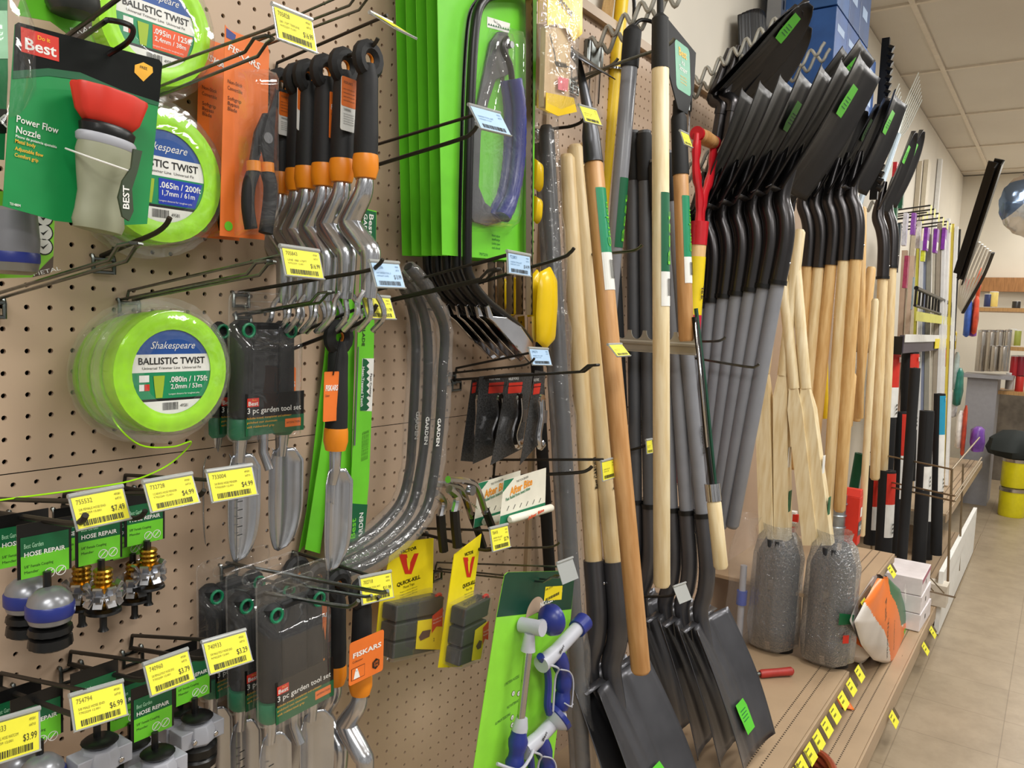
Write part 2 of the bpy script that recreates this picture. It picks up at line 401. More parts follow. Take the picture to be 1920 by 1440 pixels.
def price_tag(label, TL, TR, BL, d, num='', price='', col=None, d1='', d2='', holder=True, blank=False, sd=1):
    col = col or M_yel
    a = W(*TL, d); c = W(*TR, d); e = WX(*BL, a.x); w = c.x-a.x; hv = e-a; h = hv.length
    tilt = math.atan2(-hv.y, -hv.z)          # bottom swings towards the aisle
    yaw = math.atan2(0, 1)
    ry = math.atan2(-(c.z-a.z), w)
    g = thing('price_tag', label, 'price tag', a, (-tilt, ry, 0), None); w = math.hypot(w, c.z-a.z)
    if blank:
        b = MB(); b.rect(0, -h, w, 0, 0, M_hold, .001); b.tube([(0, -.001, 0), (w, -.001, 0)], .0022, M_hold, 8); b.build('tag_holder', g); return g
    b = MB(); b.rect(-.001, -h-.001, w+.001, .001, .0008, M_hold, .0012); b.tube([(-.001, .001, .001), (w+.001, .001, .001)], .0026, M_hold, 8)
    b.tube([(-.001, .0, -h), (w+.001, .0, -h)], .0009, M_hold, 6); b.build('tag_holder', g)
    b = MB(); b.rect(.001, -h+.001, w-.001, -h*.05, 0, col)
    y = -.0004; ik = M_ink2 if col is M_yel else mat('faded_blue_ink', '#5c7f9f', .6)
    if num: b.text(num, w*.08, -h*.27, h*.14, y, ik, fit=w*.3)
    b.text(d1 or 'GARDEN TOOL ASST', w*.1, -h*.47, h*.07, y, ik, fit=w*.5); b.text(d2 or 'N702259 12.001', w*.1, -h*.58, h*.06, y, ik, fit=w*.4)
    b.text('49581', w*.8, -h*.2, h*.07, y, ik, fit=w*.12); b.text('64710', w*.8, -h*.34, h*.07, y, ik, fit=w*.12)
    if price: b.text(price, w*.94, -h*.66, h*.17, y, M_ink, 'r', fit=w*.26)
    b.bars(w*.12, w*.88, -h*.92, -h*.75, y, M_ink, 26, sd); b.build('price_label', g); return g
def tool_handle(b1, b2, L, w, b3):
    "soft black grip with orange collar and a lined hanging hole; hole at origin, handle down to -L"
    prof = [(.0, .012, .010), (.012, .017, .011), (.04, .0165, .0125), (.08, .0175, .0135), (.11, .018, .0135), (.15, .0185, .0135)]
    k = L/.15
    vs = []; N = 16
    b1.tube([(w*.50*math.cos(a), 0, w*.50*math.sin(a)) for a in [PI*.0+2*PI*i/14 for i in range(14)]], w*.28, M_rub, 8, closed=True)
    b3.tube([(w*.30*math.cos(a), 0, w*.30*math.sin(a)) for a in [2*PI*i/14 for i in range(14)]], w*.10, M_orgp, 6, closed=True)
    b1.lathe([(w*.30, -.006), (w*.44, -L*.16), (w*.46, -L*.4), (w*.5, -L*.62), (w*.5, -L*.84)], M_rub, d=(0, 0, 1), n=16, sy=.9)
    b2.lathe([(w*.5, -L*.80), (w*.53, -L*.83), (w*.54, -L*.92), (w*.44, -L), (w*.2, -L*1.01)], M_orgp, n=16, sy=.93)
def trowel_blade(b, z0, L, w, m, y0=0., curl=.02, point=.75, bend=0., x0=0.):
    "scoop shaped blade hanging from z0 down to z0-L"
    def fn(u, v):
        s = (u-.5)*2
        ww = w/2*min(1, .62+v*3.2) if v < .12 else w/2*(1 if v < point else math.sqrt(max(0, 1-((v-point)/(1-point))**2.0))+.0)
        x = s*ww; return (x0+x, y0-curl*(abs(s)**2)*(ww/(w/2))+bend*v, z0-v*L+.004*(1-abs(s))*0)
    b.grid(fn, 12, 26, m); return b
def barcode_block(b, x0, z0, x1, z1, y, seed=1):
    b.rect(x0, z0, x1, z1, y, M_white); b.bars(x0+(x1-x0)*.08, x1-(x1-x0)*.08, z0+(z1-z0)*.25, z1-(z1-z0)*.08, y-.0003, M_black, 24, seed)
def logo_best(b, x, z, w, h, y, rot=0.):
    "red block with white and yellow words"
    c, s = math.cos(rot), math.sin(rot)
    b.poly([(x, z), (x+w*c, z+w*s), (x+w*c-h*s, z+w*s+h*c), (x-h*s, z+h*c)], y, M_red)
    def q(a, e): return (x+a*w*c-e*h*s, z+a*w*s+e*h*c)
    p = q(.07, .16); b.text('Best', p[0], p[1], h*.46, y-.0003, M_white, fit=w*.86, rot=rot, bold=.02)
    p = q(.42, .68); b.text('Do it', p[0], p[1], h*.17, y-.0003, mat('gold_print', '#f0b32a', .5), fit=w*.34, rot=rot, bold=.02)
# ---------------------------------------------------------------- trimmer line spools
M_line = mat('neon_trimmer_line', '#a5ec12', .32, noise=.08, scale=60, bump=.3)
M_sblue = mat('spool_blue', '#1f4f9a', .4); M_sgrn = mat('spool_green', '#128a58', .4); M_sor = mat('spool_orange', '#e8561c', .4); M_sbl2 = mat('spool_deep_blue', '#1237ae', .4)
def spool(label, c, r, box, t1, t2, loc, group='trimmer line spools', detail=True):
    g = thing('trimmer_line_spool', label, 'trimmer line', loc, group=group)
    b = MB(); ri = r*.70; th = .026; N = 40
    prof = [(ri, .0), (ri+.002, -.002)]
    for i in range(7): rr = ri+(r-ri)*i/6; prof.append((rr, -.003-.0025*math.sin(PI*i/6)+(.0008 if i % 2 else 0)))
    prof += [(r*1.0, -.001), (r*1.015, th*.2), (r*1.0, th*.4), (r*1.015, th*.6), (r*1.0, th*.8), (r*.97, th), (ri, th)]
    b.lathe([(a, h) for a, h in prof], M_line, d=(0, 1, 0), n=N, caps=False); b.build('line_coil', g, sharp=60)
    b = MB(); y = -.0015; rl = ri*1.0
    if detail:
        b.poly(circ_band(rl, rl*.42, rl), y, M_sblue); b.poly(circ_band(rl, -.0, rl*.42), y, M_white); b.poly(circ_band(rl, -rl*.62, rl*.0), y, M_sgrn)
        b.poly(circ_band(rl, -rl*.68, -rl*.62), y, M_black); b.poly(circ_band(rl, -rl, -rl*.68), y, M_white)
        e = y-.0004
        b.text('Shakespeare', 0, rl*.55, rl*.17, e, M_white, 'c', fit=rl*1.12, shear=.35)
        b.text('BALLISTIC TWIST', 0, rl*.19, rl*.155, e, M_black, 'c', fit=rl*1.7, bold=.018)
        b.text('Universal Trimmer Line  Universal Fit', 0, rl*.07, rl*.06, e, M_ink, 'c', fit=rl*1.5)
        if box is not M_sgrn: b.poly([(-rl*.1, -rl*.6), (rl*.78, -rl*.6), (rl*.96, -rl*.04), (-rl*.1, -rl*.04)], e, box)
        b.text(t1, rl*.42, -rl*.24, rl*.13, e-.0003, M_white, 'c', fit=rl*1.0, bold=.02); b.text(t2, rl*.36, -rl*.4, rl*.11, e-.0003, M_white, 'c', fit=rl*.82, bold=.015)
        b.text('Longest distance for toughest jobs', rl*.3, -rl*.54, rl*.04, e-.0003, M_white, 'c', fit=rl*.8)
        b.poly([(-rl*.42, -rl*.6), (-rl*.26, -rl*.6), (-rl*.22, -rl*.3), (-rl*.2, -rl*.08), (-rl*.48, -rl*.08), (-rl*.46, -rl*.3)], e-.0003, mat('line_tip_print', '#9cb82e', .5))
        b.rect(-rl*.82, -rl*.22, -rl*.58, -rl*.06, e, M_white); b.rect(-rl*.82, -rl*.42, -rl*.7, -rl*.27, e, M_white); b.rect(-rl*.69, -rl*.42, -rl*.57, -rl*.27, e, M_red)
        b.bars(-rl*.25, rl*.15, -rl*.9, -rl*.72, e, M_black, 22, 4)
        b.text('49581', rl*.2, -rl*.85, rl*.08, e, M_black, fit=rl*.2)
    else: b.poly(circ_band(rl, -rl, rl), y, M_sgrn)
    b.build('printed_disc', g, sharp=None)
    b = MB(); R_ = r*1.22
    sc = lambda a, h: 1+.006*math.sin(a*26)
    b.lathe([(r*.55, -.010), (r*1.0, -.011), (r*1.05, -.008), (r*1.07, .0), (r*1.08, .012), (R_, .013), (R_*1.004, .015), (r*1.09, .016), (r*1.08, .03)], M_clr, d=(0, 1, 0), n=56, caps=False, fn=sc)
    b.build('clear_shell', g, sharp=60)
    return g
spx = .540
def sp_at(px, py): return WX(px, py, spx)
p = sp_at(322, 697)
spool('neon green trimmer line spool marked .080in, front of the lowest stack', None, .0735, M_sgrn, '.080in / 175ft', '2,0mm / 53m', p)
for k, l in enumerate(('neon green trimmer line spool second in the lowest stack', 'neon green trimmer line spool third in the lowest stack', 'neon green trimmer line spool nearest the pegboard, lowest stack')):
    spool(l, None, .0735, M_sgrn, '', '', p+V((.001*(k+1), .030*(k+1), -.003*(k+1))), detail=False)
p = sp_at(304, 331)
spool('neon green trimmer line spool with blue .065in panel, half behind the nozzle card', None, .0785, M_sbl2, '.065in / 200ft', '1,7mm / 61m', p)
spool('neon green trimmer line spool right behind the .065in one', None, .0785, M_sbl2, '', '', p+V((.001, .03, -.002)), detail=False)
p = sp_at(292, 45)
spool('neon green trimmer line spool with orange .095in panel at the top', None, .071, M_sor, '.095in / 125ft', '2,4mm / 38m', p)
spool('neon green trimmer line spool right behind the .095in one', None, .071, M_sor, '', '', p+V((.001, .03, -.002)), detail=False)
# loose end of line drooping to the left
b = MB(); P1 = [WX(205, 745, .53), W(215, 790, .075), W(262, 834, .085), W(322, 838, .085), W(358, 828, .08), W(342, 850, .07), W(305, 878, .065), W(240, 903, .06), W(120, 922, .055), W(0, 938, .05), W(-60, 950, .05)]
b.tube(bez(P1, 6), .00105, M_line, 6); tag(b.build('trimmer_line_end'), 'loose neon green line end drooping from the lowest spool to the left', 'trimmer line')

# ---------------------------------------------------------------- hooks, left half
peg_hook('spl', 'double wire hook above the lowest trimmer spool stack', (238, 562), (508, 508), 'loop', ((238, 545), (528, 478)))
peg_hook('spm', 'double wire hook over the .065in spool, tag at its tip', (238, 195), (505, 88), 'loop', ((240, 150), (520, 50)))
peg_hook('spt', 'double wire hook at the very top, left of the hand tools', (440, 100), (697, 2), 'loop', ((440, 80), (690, -30)), r=.002)
peg_hook('lim', 'double wire hook crossing in front of the bare board under the grey nozzle', (-20, 560), (255, 478), 'loop', None)
peg_hook('bar', 'dark hook under the spools with a short cross bar tip', (190, 480), (308, 430), 'single', None, M_wired, r=.003)
o = HOOKS['bar'][1]
peg_hook('fis', 'bent wire hook carrying the hand cultivators', (516, 142), (697, 92), 'single', ((520, 120), (730, 30)), M_wired, r=.0028)
peg_hook('grc', 'black hook carrying the green saw cards', (640, 330), (882, 255), 'single', ((640, 290), (890, 215)), M_wired, r=.003)
peg_hook('set', 'wire hook through the upper three piece tool set', (452, 590), (620, 562), 'loop', None, M_wire)
peg_hook('blt', 'black hook behind the yellow tag, over the trowel', (520, 665), (690, 600), 'single', ((520, 640), (690, 570)), M_wired, r=.003, lift=.02)
peg_hook('blk2', 'black hook crossing the bare board below the hand cultivators', (448, 548), (705, 505), 'single', None, M_wired, r=.0026)
peg_hook('bag', 'long black hook holding the bagged black handles', (700, 570), (935, 517), 'loop', ((700, 545), (955, 476)), M_wired, r=.003)
peg_hook('sws', 'black hook above the chrome saw frame ends', (800, 560), (1065, 480), 'single', ((800, 520), (960, 476)), M_wired, r=.003)
peg_hook('vlf', 'long black hook with loop tip over the hook packs', (852, 712), (1120, 695), 'loop', ((852, 690), (1000, 660)), M_wired, r=.003)
peg_hook('vl2', 'short black hook just above the carded gate hooks', (842, 700), (992, 684), 'single', None, M_wired)
peg_hook('aft', 'black hook carrying the insect bite cards', (925, 895), (1100, 885), 'single', ((925, 862), (1130, 862)), M_wired, r=.0035)
peg_hook('vic', 'grey hook through the nearer yellow mouse trap pack', (790, 1000), (918, 1035), 'single', ((790, 990), (925, 995)), M_wired, r=.003)
peg_hook('cul', 'wire hook carrying the lower hand cultivators', (545, 1060), (700, 1130), 'single', ((535, 1036), (690, 1085)), M_wired, r=.003)
peg_hook('low', 'plain wire hook through the lower three piece tool sets', (425, 1100), (660, 1140), 'single', None, M_wire, r=.003)
peg_hook('lo2', 'upper plain wire hook over the lower three piece tool sets', (425, 1055), (720, 1112), 'single', None, M_wire, r=.0026, lift=.004)
peg_hook('lo3', 'middle plain wire hook over the lower three piece tool sets', (460, 1082), (690, 1120), 'single', None, M_wire, r=.0022, lift=.004)
peg_hook('wat', 'double wire hook through the watering nozzle set card', (816, 1068), (1050, 1092), 'loop', ((816, 1054), (1055, 1063)), M_wire)
peg_hook('sh1', 'plain grey hook above the watering nozzle set', (880, 1028), (1040, 1026), 'single', None, M_wire)
peg_hook('hr1', 'dark hook carrying the brass hose menders', (118, 950), (262, 975), 'single', ((118, 925), (280, 925)), M_wired, r=.003)
peg_hook('hr0', 'dark hook carrying the blue hose ends', (-8, 962), (150, 985), 'single', ((-8, 935), (140, 940)), M_wired, r=.0035)
peg_hook('hr2', 'dark hook carrying brass menders behind the 4.99 tags', (232, 915), (372, 935), 'single', ((232, 890), (390, 900)), M_wired, r=.003)
peg_hook('hl1', 'dark hook ending at the tag priced three twenty-nine', (245, 1215), (385, 1238), 'single', ((245, 1190), (395, 1200)), M_wired, r=.003)
peg_hook('hl2', 'dark hook ending behind the middle yellow tag of the lower row', (130, 1245), (272, 1278), 'single', ((130, 1220), (285, 1242)), M_wired, r=.003)
peg_hook('hl3', 'dark hook running to the tag above the left grey coupling', (0, 1290), (150, 1345), 'single', ((0, 1260), (160, 1295)), M_wired, r=.003)

def hx(k): return HOOKS[k][0].x
def hd(k): return -HOOKS[k][1].y
# price tags
price_tag('yellow tag 705828 at the top between spool and hand cultivators', (512, 8), (585, 38), (522, 72), hd('spmu'), '705828', '$16.99', None, '080 175FT TRIMLINE', sd=1)
price_tag('steeply tilted yellow tag left of the green saw cards', (695, 22), (735, 42), (742, 52), .27, '705864', '', None, sd=2)
price_tag('yellow tag 705843 below the hand cultivators', (527, 462), (598, 472), (538, 516), hd('splu'), '705843', '$16.99', None, 'LINE .080 175FT', sd=3)
price_tag('large pale blue tag 741286 beside the hand cultivators', (694, 490), (748, 494), (706, 538), .27, '741286', '$13.99', M_blu, 'SAW GARDEN TOOL 21', sd=4)
price_tag('yellow tag above the hanging trowel', (678, 555), (731, 558), (690, 597), hd('bltu'), '702727', '$11.99', None, 'TRANSPLANTER', sd=5)
price_tag('pale blue tag on the hook in front of the bow saw', (880, 196), (938, 212), (900, 240), hd('grcu'), '', '', M_blu, sd=6)
price_tag('pale blue tag under the front bow saw card', (952, 472), (994, 480), (954, 512), .33, '722801', '$14.99', M_blu, sd=7)
price_tag('small pale blue tag above the carded gate hooks', (992, 653), (1028, 655), (1000, 684), hd('vlfu'), '298273', '', M_blu, sd=8)
price_tag('yellow tag on a thin wire left of the green labelled hoe', (1086, 197), (1118, 206), (1096, 227), .22, '', '', None, sd=9)
price_tag('yellow tag lying across the oak handle', (1141, 646), (1166, 645), (1158, 668), .30, '', '', None, sd=10)
price_tag('yellow tag at the tip of the hook above the insect bite cards', (1128, 866), (1151, 860), (1131, 902), hd('aftu'), '', '', None, sd=11)
price_tag('tiny yellow tag between the grey handles and the pale pole', (1212, 826), (1223, 824), (1214, 851), .25, '', '', None, sd=12)
price_tag('yellow tag in front of the black planter shaft', (1276, 245), (1291, 252), (1284, 270), .3, '', '', None, sd=13)
price_tag('yellow tag 755532 priced 7.49 over the blue hose ends', (130, 932), (230, 913), (144, 995), hd('hr0u'), '755532', '$7.49', None, '5/8 FEMALE HOSE END', 'N702259 12.001', sd=14)
price_tag('yellow tag 732728 priced 4.99 left of the other 4.99 tag', (270, 905), (360, 889), (284, 961), hd('hr1u')+.02, '732728', '$4.99', None, '1/2 BRASS HOSE MENDER', 'T702259 12.001', sd=15)
price_tag('yellow tag 733004 priced 4.99 in front of the trowel blades', (388, 885), (472, 873), (400, 942), hd('hr2u')+.03, '733004', '$4.99', None, '5/8 BRASS HOSE MENDER', 'T702259 12.001', sd=16)
price_tag('yellow tag 754794 priced 6.99 above grey plastic couplings', (132, 1306), (230, 1278), (146, 1370), hd('hl3u'), '754794', '$6.99', None, '5/8 MALE HOSE END', 'T702259 12.001', sd=17)
price_tag('yellow tag 740960 above the front grey clamp coupling', (270, 1247), (352, 1218), (284, 1306), hd('hl2u'), '740960', '$3.79', None, '5/8 FEMALE POLY HOSE END', 'T702259 12.001', sd=18)
price_tag('yellow tag 740933 touching the lower tool set shell', (380, 1205), (460, 1182), (397, 1264), hd('hl1u'), '740933', '$3.29', None, '5/8 MALE POLY HOSE END', 'N702259 12.001', sd=19)
price_tag('yellow tag priced 3.99 cut by the left edge of the view', (-30, 1360), (74, 1330), (-22, 1438), .2, '740433', '$3.99', None, '1/2 SWIVEL HOSE WATCOM', sd=20)
price_tag('yellow tag beside the lower cultivators, priced 11.99', (675, 1084), (733, 1072), (684, 1133), hd('culu'), '702718', '$11.99', None, sd=21)
price_tag('yellow tag priced 2.79 below the insect bite cards', (919, 992), (952, 984), (926, 1034), .25, '706418', '$2.79', None, sd=22)
price_tag('empty clear tag holder above the watering nozzle set', (1043, 1056), (1073, 1045), (1056, 1096), hd('watu'), blank=True)
price_tag('empty clear tag holder between the grey shovel shanks', (1262, 1100), (1285, 1092), (1276, 1132), .35, blank=True)

# ---------------------------------------------------------------- power nozzle card
pl = Pl(28, 42, .2); g = thing('nozzle_card', 'green carded red and grey hose nozzle nearest the view', 'hose nozzle', pl.o)
q = pl.pts((28, 46), (34, 42), (298, 112), (304, 120), (276, 420), (190, 424), (104, 414), (5, 386)); b = MB()
b.poly(q, 0, M_grn, .0008)
M_gband = mat('card_black_band', '#060c09', .65, spec=.2)
b.poly(pl.pts((28, 46), (34, 42), (298, 112), (304, 120), (298, 192), (230, 170), (150, 136), (90, 128), (24, 133)), -.0005, M_gband)
b.poly(pl.pts((24, 133), (90, 128), (150, 136), (230, 170), (298, 192), (297, 199), (225, 180), (150, 150), (90, 142), (23, 148)), -.0005, mat('deep_green_print', '#0a5c35', .45))
e = -.0009; a0 = pl(39, 97); a1 = pl(110, 115); rot = math.atan2(a1[1]-a0[1], a1[0]-a0[0])-.015
k = pl.h(60, 60, 1); logo_best(b, a0[0], a0[1], math.hypot(a1[0]-a0[0], a1[1]-a0[1]), 46*k, e, rot)
for t, x, y, h, f, m in (('Power Flow', 29, 228, 13, 78, M_white), ('Nozzle', 28, 248, 13, 46, M_white), ('Pitons de potencia ajustable', 28, 257, 5, 76, M_white), ('Metal body', 27, 267, 7, 38, mat('gold_print')), ('Adjustable flow', 27, 281, 7, 52, mat('gold_print')), ('Comfort grip', 26, 293, 7, 44, mat('gold_print')), ('T01480M', 17, 384, 5, 20, M_white)):
    z = pl(x, y); z2 = pl(x+f, y); b.text(t, z[0], z[1], h*k, e, m, fit=(z2[0]-z[0])*1.02, rot=-.09, bold=.012)
b.poly(pl.pts((252, 122), (268, 117), (285, 126), (286, 136), (268, 153), (251, 136)), e, mat('gold_print')); z = pl(268, 130); b.text('FREE', z[0], z[1], 6*k, e-.0003, M_black, 'c', fit=17*k)
b.build('backing_card', g, sharp=None)
# nozzle itself
c0 = pl(190, 200); ax = V((-.10, 0, -1)).normalized()
o = V((pl(186, 178)[0], -.022, pl(186, 178)[1])); kk = pl.h(150, 250, 1)
b = MB(); b.lathe([(48*kk, 0), (70*kk, 2*kk), (72*kk, 8*kk), (60*kk, 50*kk), (46*kk, 66*kk), (30*kk, 70*kk)], M_red, o, ax, n=36, sx=.5, sy=1, fn=lambda a, h: 1+.035*math.cos(a*9)); b.build('red_bezel', g, sharp=50)
b = MB(); o2 = o+ax*66*kk; b.lathe([(42*kk, 0), (48*kk, 6*kk), (46*kk, 18*kk), (44*kk, 24*kk)], M_blk, o2, ax, n=24, sx=.6, sy=1.12); b.build('black_collar', g)
M_ng = mat('nozzle_sage_grey', '#8d8f76', .5); M_ng2 = mat('nozzle_dark_green', '#34412c', .5)
b = MB(); o3 = o+ax*88*kk; b.lathe([(48*kk, 0), (51*kk, 4*kk), (50*kk, 14*kk), (47*kk, 18*kk)], M_gry, o3, ax, n=24, sx=.6, sy=1.12); b.build('metal_ring', g)
b = MB(); o3 = o+ax*102*kk; b.lathe([(46*kk, 0), (49*kk, 20*kk), (44*kk, 60*kk), (39*kk, 95*kk), (41*kk, 130*kk), (44*kk, 150*kk), (40*kk, 164*kk), (30*kk, 166*kk)], M_ng, o3, ax, n=24, sx=.6, sy=1.12)
b.build('nozzle_body', g)
b = MB(); b.poly([(x_, z_) for x_, z_ in pl.pts((196, 288), (212, 292), (203, 330), (193, 360), (196, 400), (188, 418), (176, 410), (168, 375), (176, 345), (192, 322))], -.053, M_ng2, .003)
z = pl(187, 398); b.text('BEST', z[0], z[1], 12*kk, -.0536, M_white, rot=PI/2, fit=44*kk, bold=.02); b.build('grip_panel', g)
b = MB(); b.tube(bez([V((pl(113, 280)[0], -.01, pl(113, 280)[1])), V((pl(122, 302)[0], -.045, pl(122, 302)[1])), V((pl(165, 322)[0], -.056, pl(165, 322)[1])), V((pl(205, 328)[0], -.04, pl(205, 328)[1])), V((pl(210, 320)[0], -.01, pl(210, 320)[1]))], 5), .0009, M_white, 6); b.build('cable_tie', g)
# scanning hook for it
g = thing('peg_hook', 'thick black loop tipped hook through the power nozzle card', 'hook', W(75, 120, 0)); o = V(g.location)
b = MB(); pts = [W(75, 120, 0), W(128, 88, .12), W(190, 45, .215), W(205, 38, .225), W(240, 46, .235), W(250, 58, .235), W(240, 78, .225), W(215, 95, .205), W(180, 115, .19)]
b.tube([p_-o for p_ in bez(pts, 5)], .0026, M_blk, 8); b.build('lower_wire', g)
b = MB(); b.tube([W(75, 100, 0)-o, W(128, 66, .14)-o, W(225, -5, .26)-o], .0024, M_blk, 8); b.build('upper_wire', g)

# lime cards behind it
def icon(b, x, z, r, y): b.disc((x, z), r, y, M_ink, 18); b.disc((x, z), r*.85, y-.0002, M_white, 18); b.poly([(x-r*.4, z), (x-r*.1, z-r*.35), (x+r*.5, z+r*.4), (x-r*.1, z-r*.05)], y-.0004, M_ink)
pl = Pl(50, 440, .12); g = thing('nozzle_card', 'lime carded grey and blue spray nozzle at the left edge', 'hose nozzle', pl.o); b = MB()
b.poly(pl.pts((-60, 350), (104, 372), (100, 480), (60, 520), (-70, 524)), 0, M_lime2, .001)
b.poly(pl.pts((60, 520), (100, 480), (99, 505), (92, 513)), -.0004, mat('brown_print', '#5a4a3c', .5))
z = pl(62, 518); b.text('METAL', z[0], z[1], .004, -.0008, M_white, fit=.028, rot=.3)
for y_ in (408, 436, 462): z = pl(82, y_); icon(b, z[0], z[1], .009, -.0006)
b.build('backing_card', g, sharp=None); o = V((pl(-4, 392)[0], -.028, pl(-4, 392)[1]))
b = MB(); b.lathe([(.014, 0), (.022, -.004), (.024, -.03), (.0235, -.042)], mat('nozzle_grey', '#77787d', .4), o, n=28); b.build('nozzle_head', g)
b = MB(); b.lathe([(.0237, -.042), (.0242, -.044), (.0242, -.05), (.0237, -.052)], M_blue, o, n=28); b.build('blue_band', g)
b = MB(); b.lathe([(.0235, -.052), (.022, -.06), (.016, -.063), (.0, -.063)], mat('nozzle_brass_grey', '#8d8a80', .3, .6), o, n=28); b.build('nozzle_rim', g)
pl = Pl(110, 20, .13); g = thing('nozzle_card', 'lime carded black nozzle at the top left, metal print below it', 'hose nozzle', pl.o); b = MB()
b.poly(pl.pts((50, -40), (176, -20), (172, 60), (130, 66), (95, 40), (30, 28)), 0, M_lime, .001)
b.poly(pl.pts((130, 66), (172, 40), (172, 62), (140, 74)), -.0005, mat('brown_print')); z = pl(132, 64); b.text('BRASS', z[0], z[1], .006, -.0009, M_white, fit=.03, rot=.35)
b.build('backing_card', g, sharp=None)
b = MB(); o = V((pl(118, -40)[0], -.02, pl(118, -40)[1])); b.lathe([(.018, 0), (.023, -.01), (.025, -.03), (.02, -.038), (.0, -.039)], mat('nozzle_charcoal', '#2c2f2d', .4), o, n=24, fn=lambda a, h: 1+.03*math.cos(a*8)); b.build('nozzle_head', g)
pl = Pl(5, 60, .16); g = thing('nozzle_card', 'green and white carded hose item cut by the left edge', 'hose fitting', pl.o); b = MB()
b.poly(pl.pts((-80, -60), (14, -40), (15, 145), (8, 300), (-80, 290)), 0, mat('mid_green_card', '#177a45', .45), .001); b.poly(pl.pts((-80, 20), (13, 20), (15, 110), (-80, 110)), -.0005, mat('pale_green_print', '#a9dcb6', .4))
b.poly(pl.pts((-80, 200), (13, 205), (12, 250), (-80, 250)), -.0005, M_black); z = pl(-10, 235); b.text('KER', z[0], z[1], .012, -.001, M_white, fit=.03); b.build('backing_card', g, sharp=None)
b = MB(); o = V((pl(-20, 60)[0], -.02, pl(-20, 60)[1])); b.lathe([(.02, .03), (.03, .0), (.03, -.05), (.02, -.08), (0, -.08)], M_clr, o, n=20); b.build('clear_blister', g)

# ---------------------------------------------------------------- orange pruner cards
def pruner(label, px, d, group=None):
    pl = Pl(420, 50, d); o = W(px, 50, d) if px != 420 else pl.o
    g = thing('pruner_card', label, 'pruning shears', o, group=group); b = MB()
    b.poly(pl.pts((422, 46), (430, 56), (502, 84), (505, 100), (496, 450), (412, 442)), 0, M_org, .0006)
    b.poly(pl.pts((424, 52), (442, 66), (440, 78), (424, 70)), -.0004, M_blue)
    k = pl.h(450, 250, 1); 
    for t, x, y, h, f in (('FISKARS', 426, 92, 12, 62), ): z = pl(x, y); z2 = pl(x+f, y); b.text(t, z[0], z[1], h*k, -.0006, M_white, fit=(z2[0]-z[0]), rot=-.25, bold=.02)
    for t, x, y, f in (('Non-Stick', 426, 155, 28), ('Convertible', 426, 167, 28), ('Softgrip', 426, 186, 26), ('Bypass', 426, 196, 22), ('Blade', 426, 206, 18)):
        z = pl(x, y); z2 = pl(x+f, y); b.text(t, z[0], z[1], 7*k, -.0006, M_ink, fit=(z2[0]-z[0]), rot=-.05)
    z = pl(428, 424); b.disc(z, 9*k, -.0008, M_lime)
    b.build('backing_card', g, sharp=None)
    def P3(x, y, dy): z = pl(x, y); return V((z[0], -dy, z[1]))
    b = MB(); b.tube(bez([P3(462, 310, .018), P3(447, 345, .02), P3(446, 390, .02), P3(453, 430, .02)], 5), [.007, .0085, .009, .0085]*4, M_rub, 8) if False else b.tube(bez([P3(460, 322, .018), P3(449, 350, .02), P3(447, 390, .02), P3(453, 430, .02)], 5), .0085, M_rub, 10)
    b.tube(bez([P3(484, 322, .018), P3(489, 350, .02), P3(487, 390, .02), P3(480, 438, .02)], 5), .0095, M_rub, 10)
    b.build('grips', g)
    b = MB(); b.tube([P3(459, 305, .018), P3(459, 324, .019)], .0095, M_orgp, 10); b.tube([P3(484, 308, .018), P3(484, 326, .019)], .0095, M_orgp, 10); b.build('grip_collars', g)
    b = MB(); bl = mat('blackened_steel', '#2b2b2d', .3, .6)
    b.poly(pl.pts((452, 310), (466, 312), (478, 270), (490, 240), (486, 215), (478, 215), (462, 250)), -.019, bl, .004)
    b.poly(pl.pts((492, 312), (478, 312), (470, 270), (478, 236), (495, 180), (503, 150), (498, 190), (494, 250)), -.023, bl, .004); b.disc(pl(480, 262), .007, -.026, M_chrome, 16, th=.004)
    b.tube([P3(468, 275+i*1.2, .02+(.003 if i % 2 else -.002)) for i in range(16)], .001, M_chrome, 5); b.build('cutting_head', g, sharp=30)
    b = MB()
    def sh(u, v):
        x = 438+u*66; y = 130+v*312; e = min(u, 1-u, v*3, (1-v)*3); z = pl(x, y); return (z[0], -.002-.034*min(1, max(0, e)*6), z[1])
    b.grid(sh, 14, 26, M_clr); b.build('clear_blister', g, sharp=70); return g
a = pruner('orange carded pruning shears in clear blister, front one', 420, .085)
c = dup(a, V(a.location)+V((-.0, .055, 0)), label='orange carded pruning shears just behind the front one')

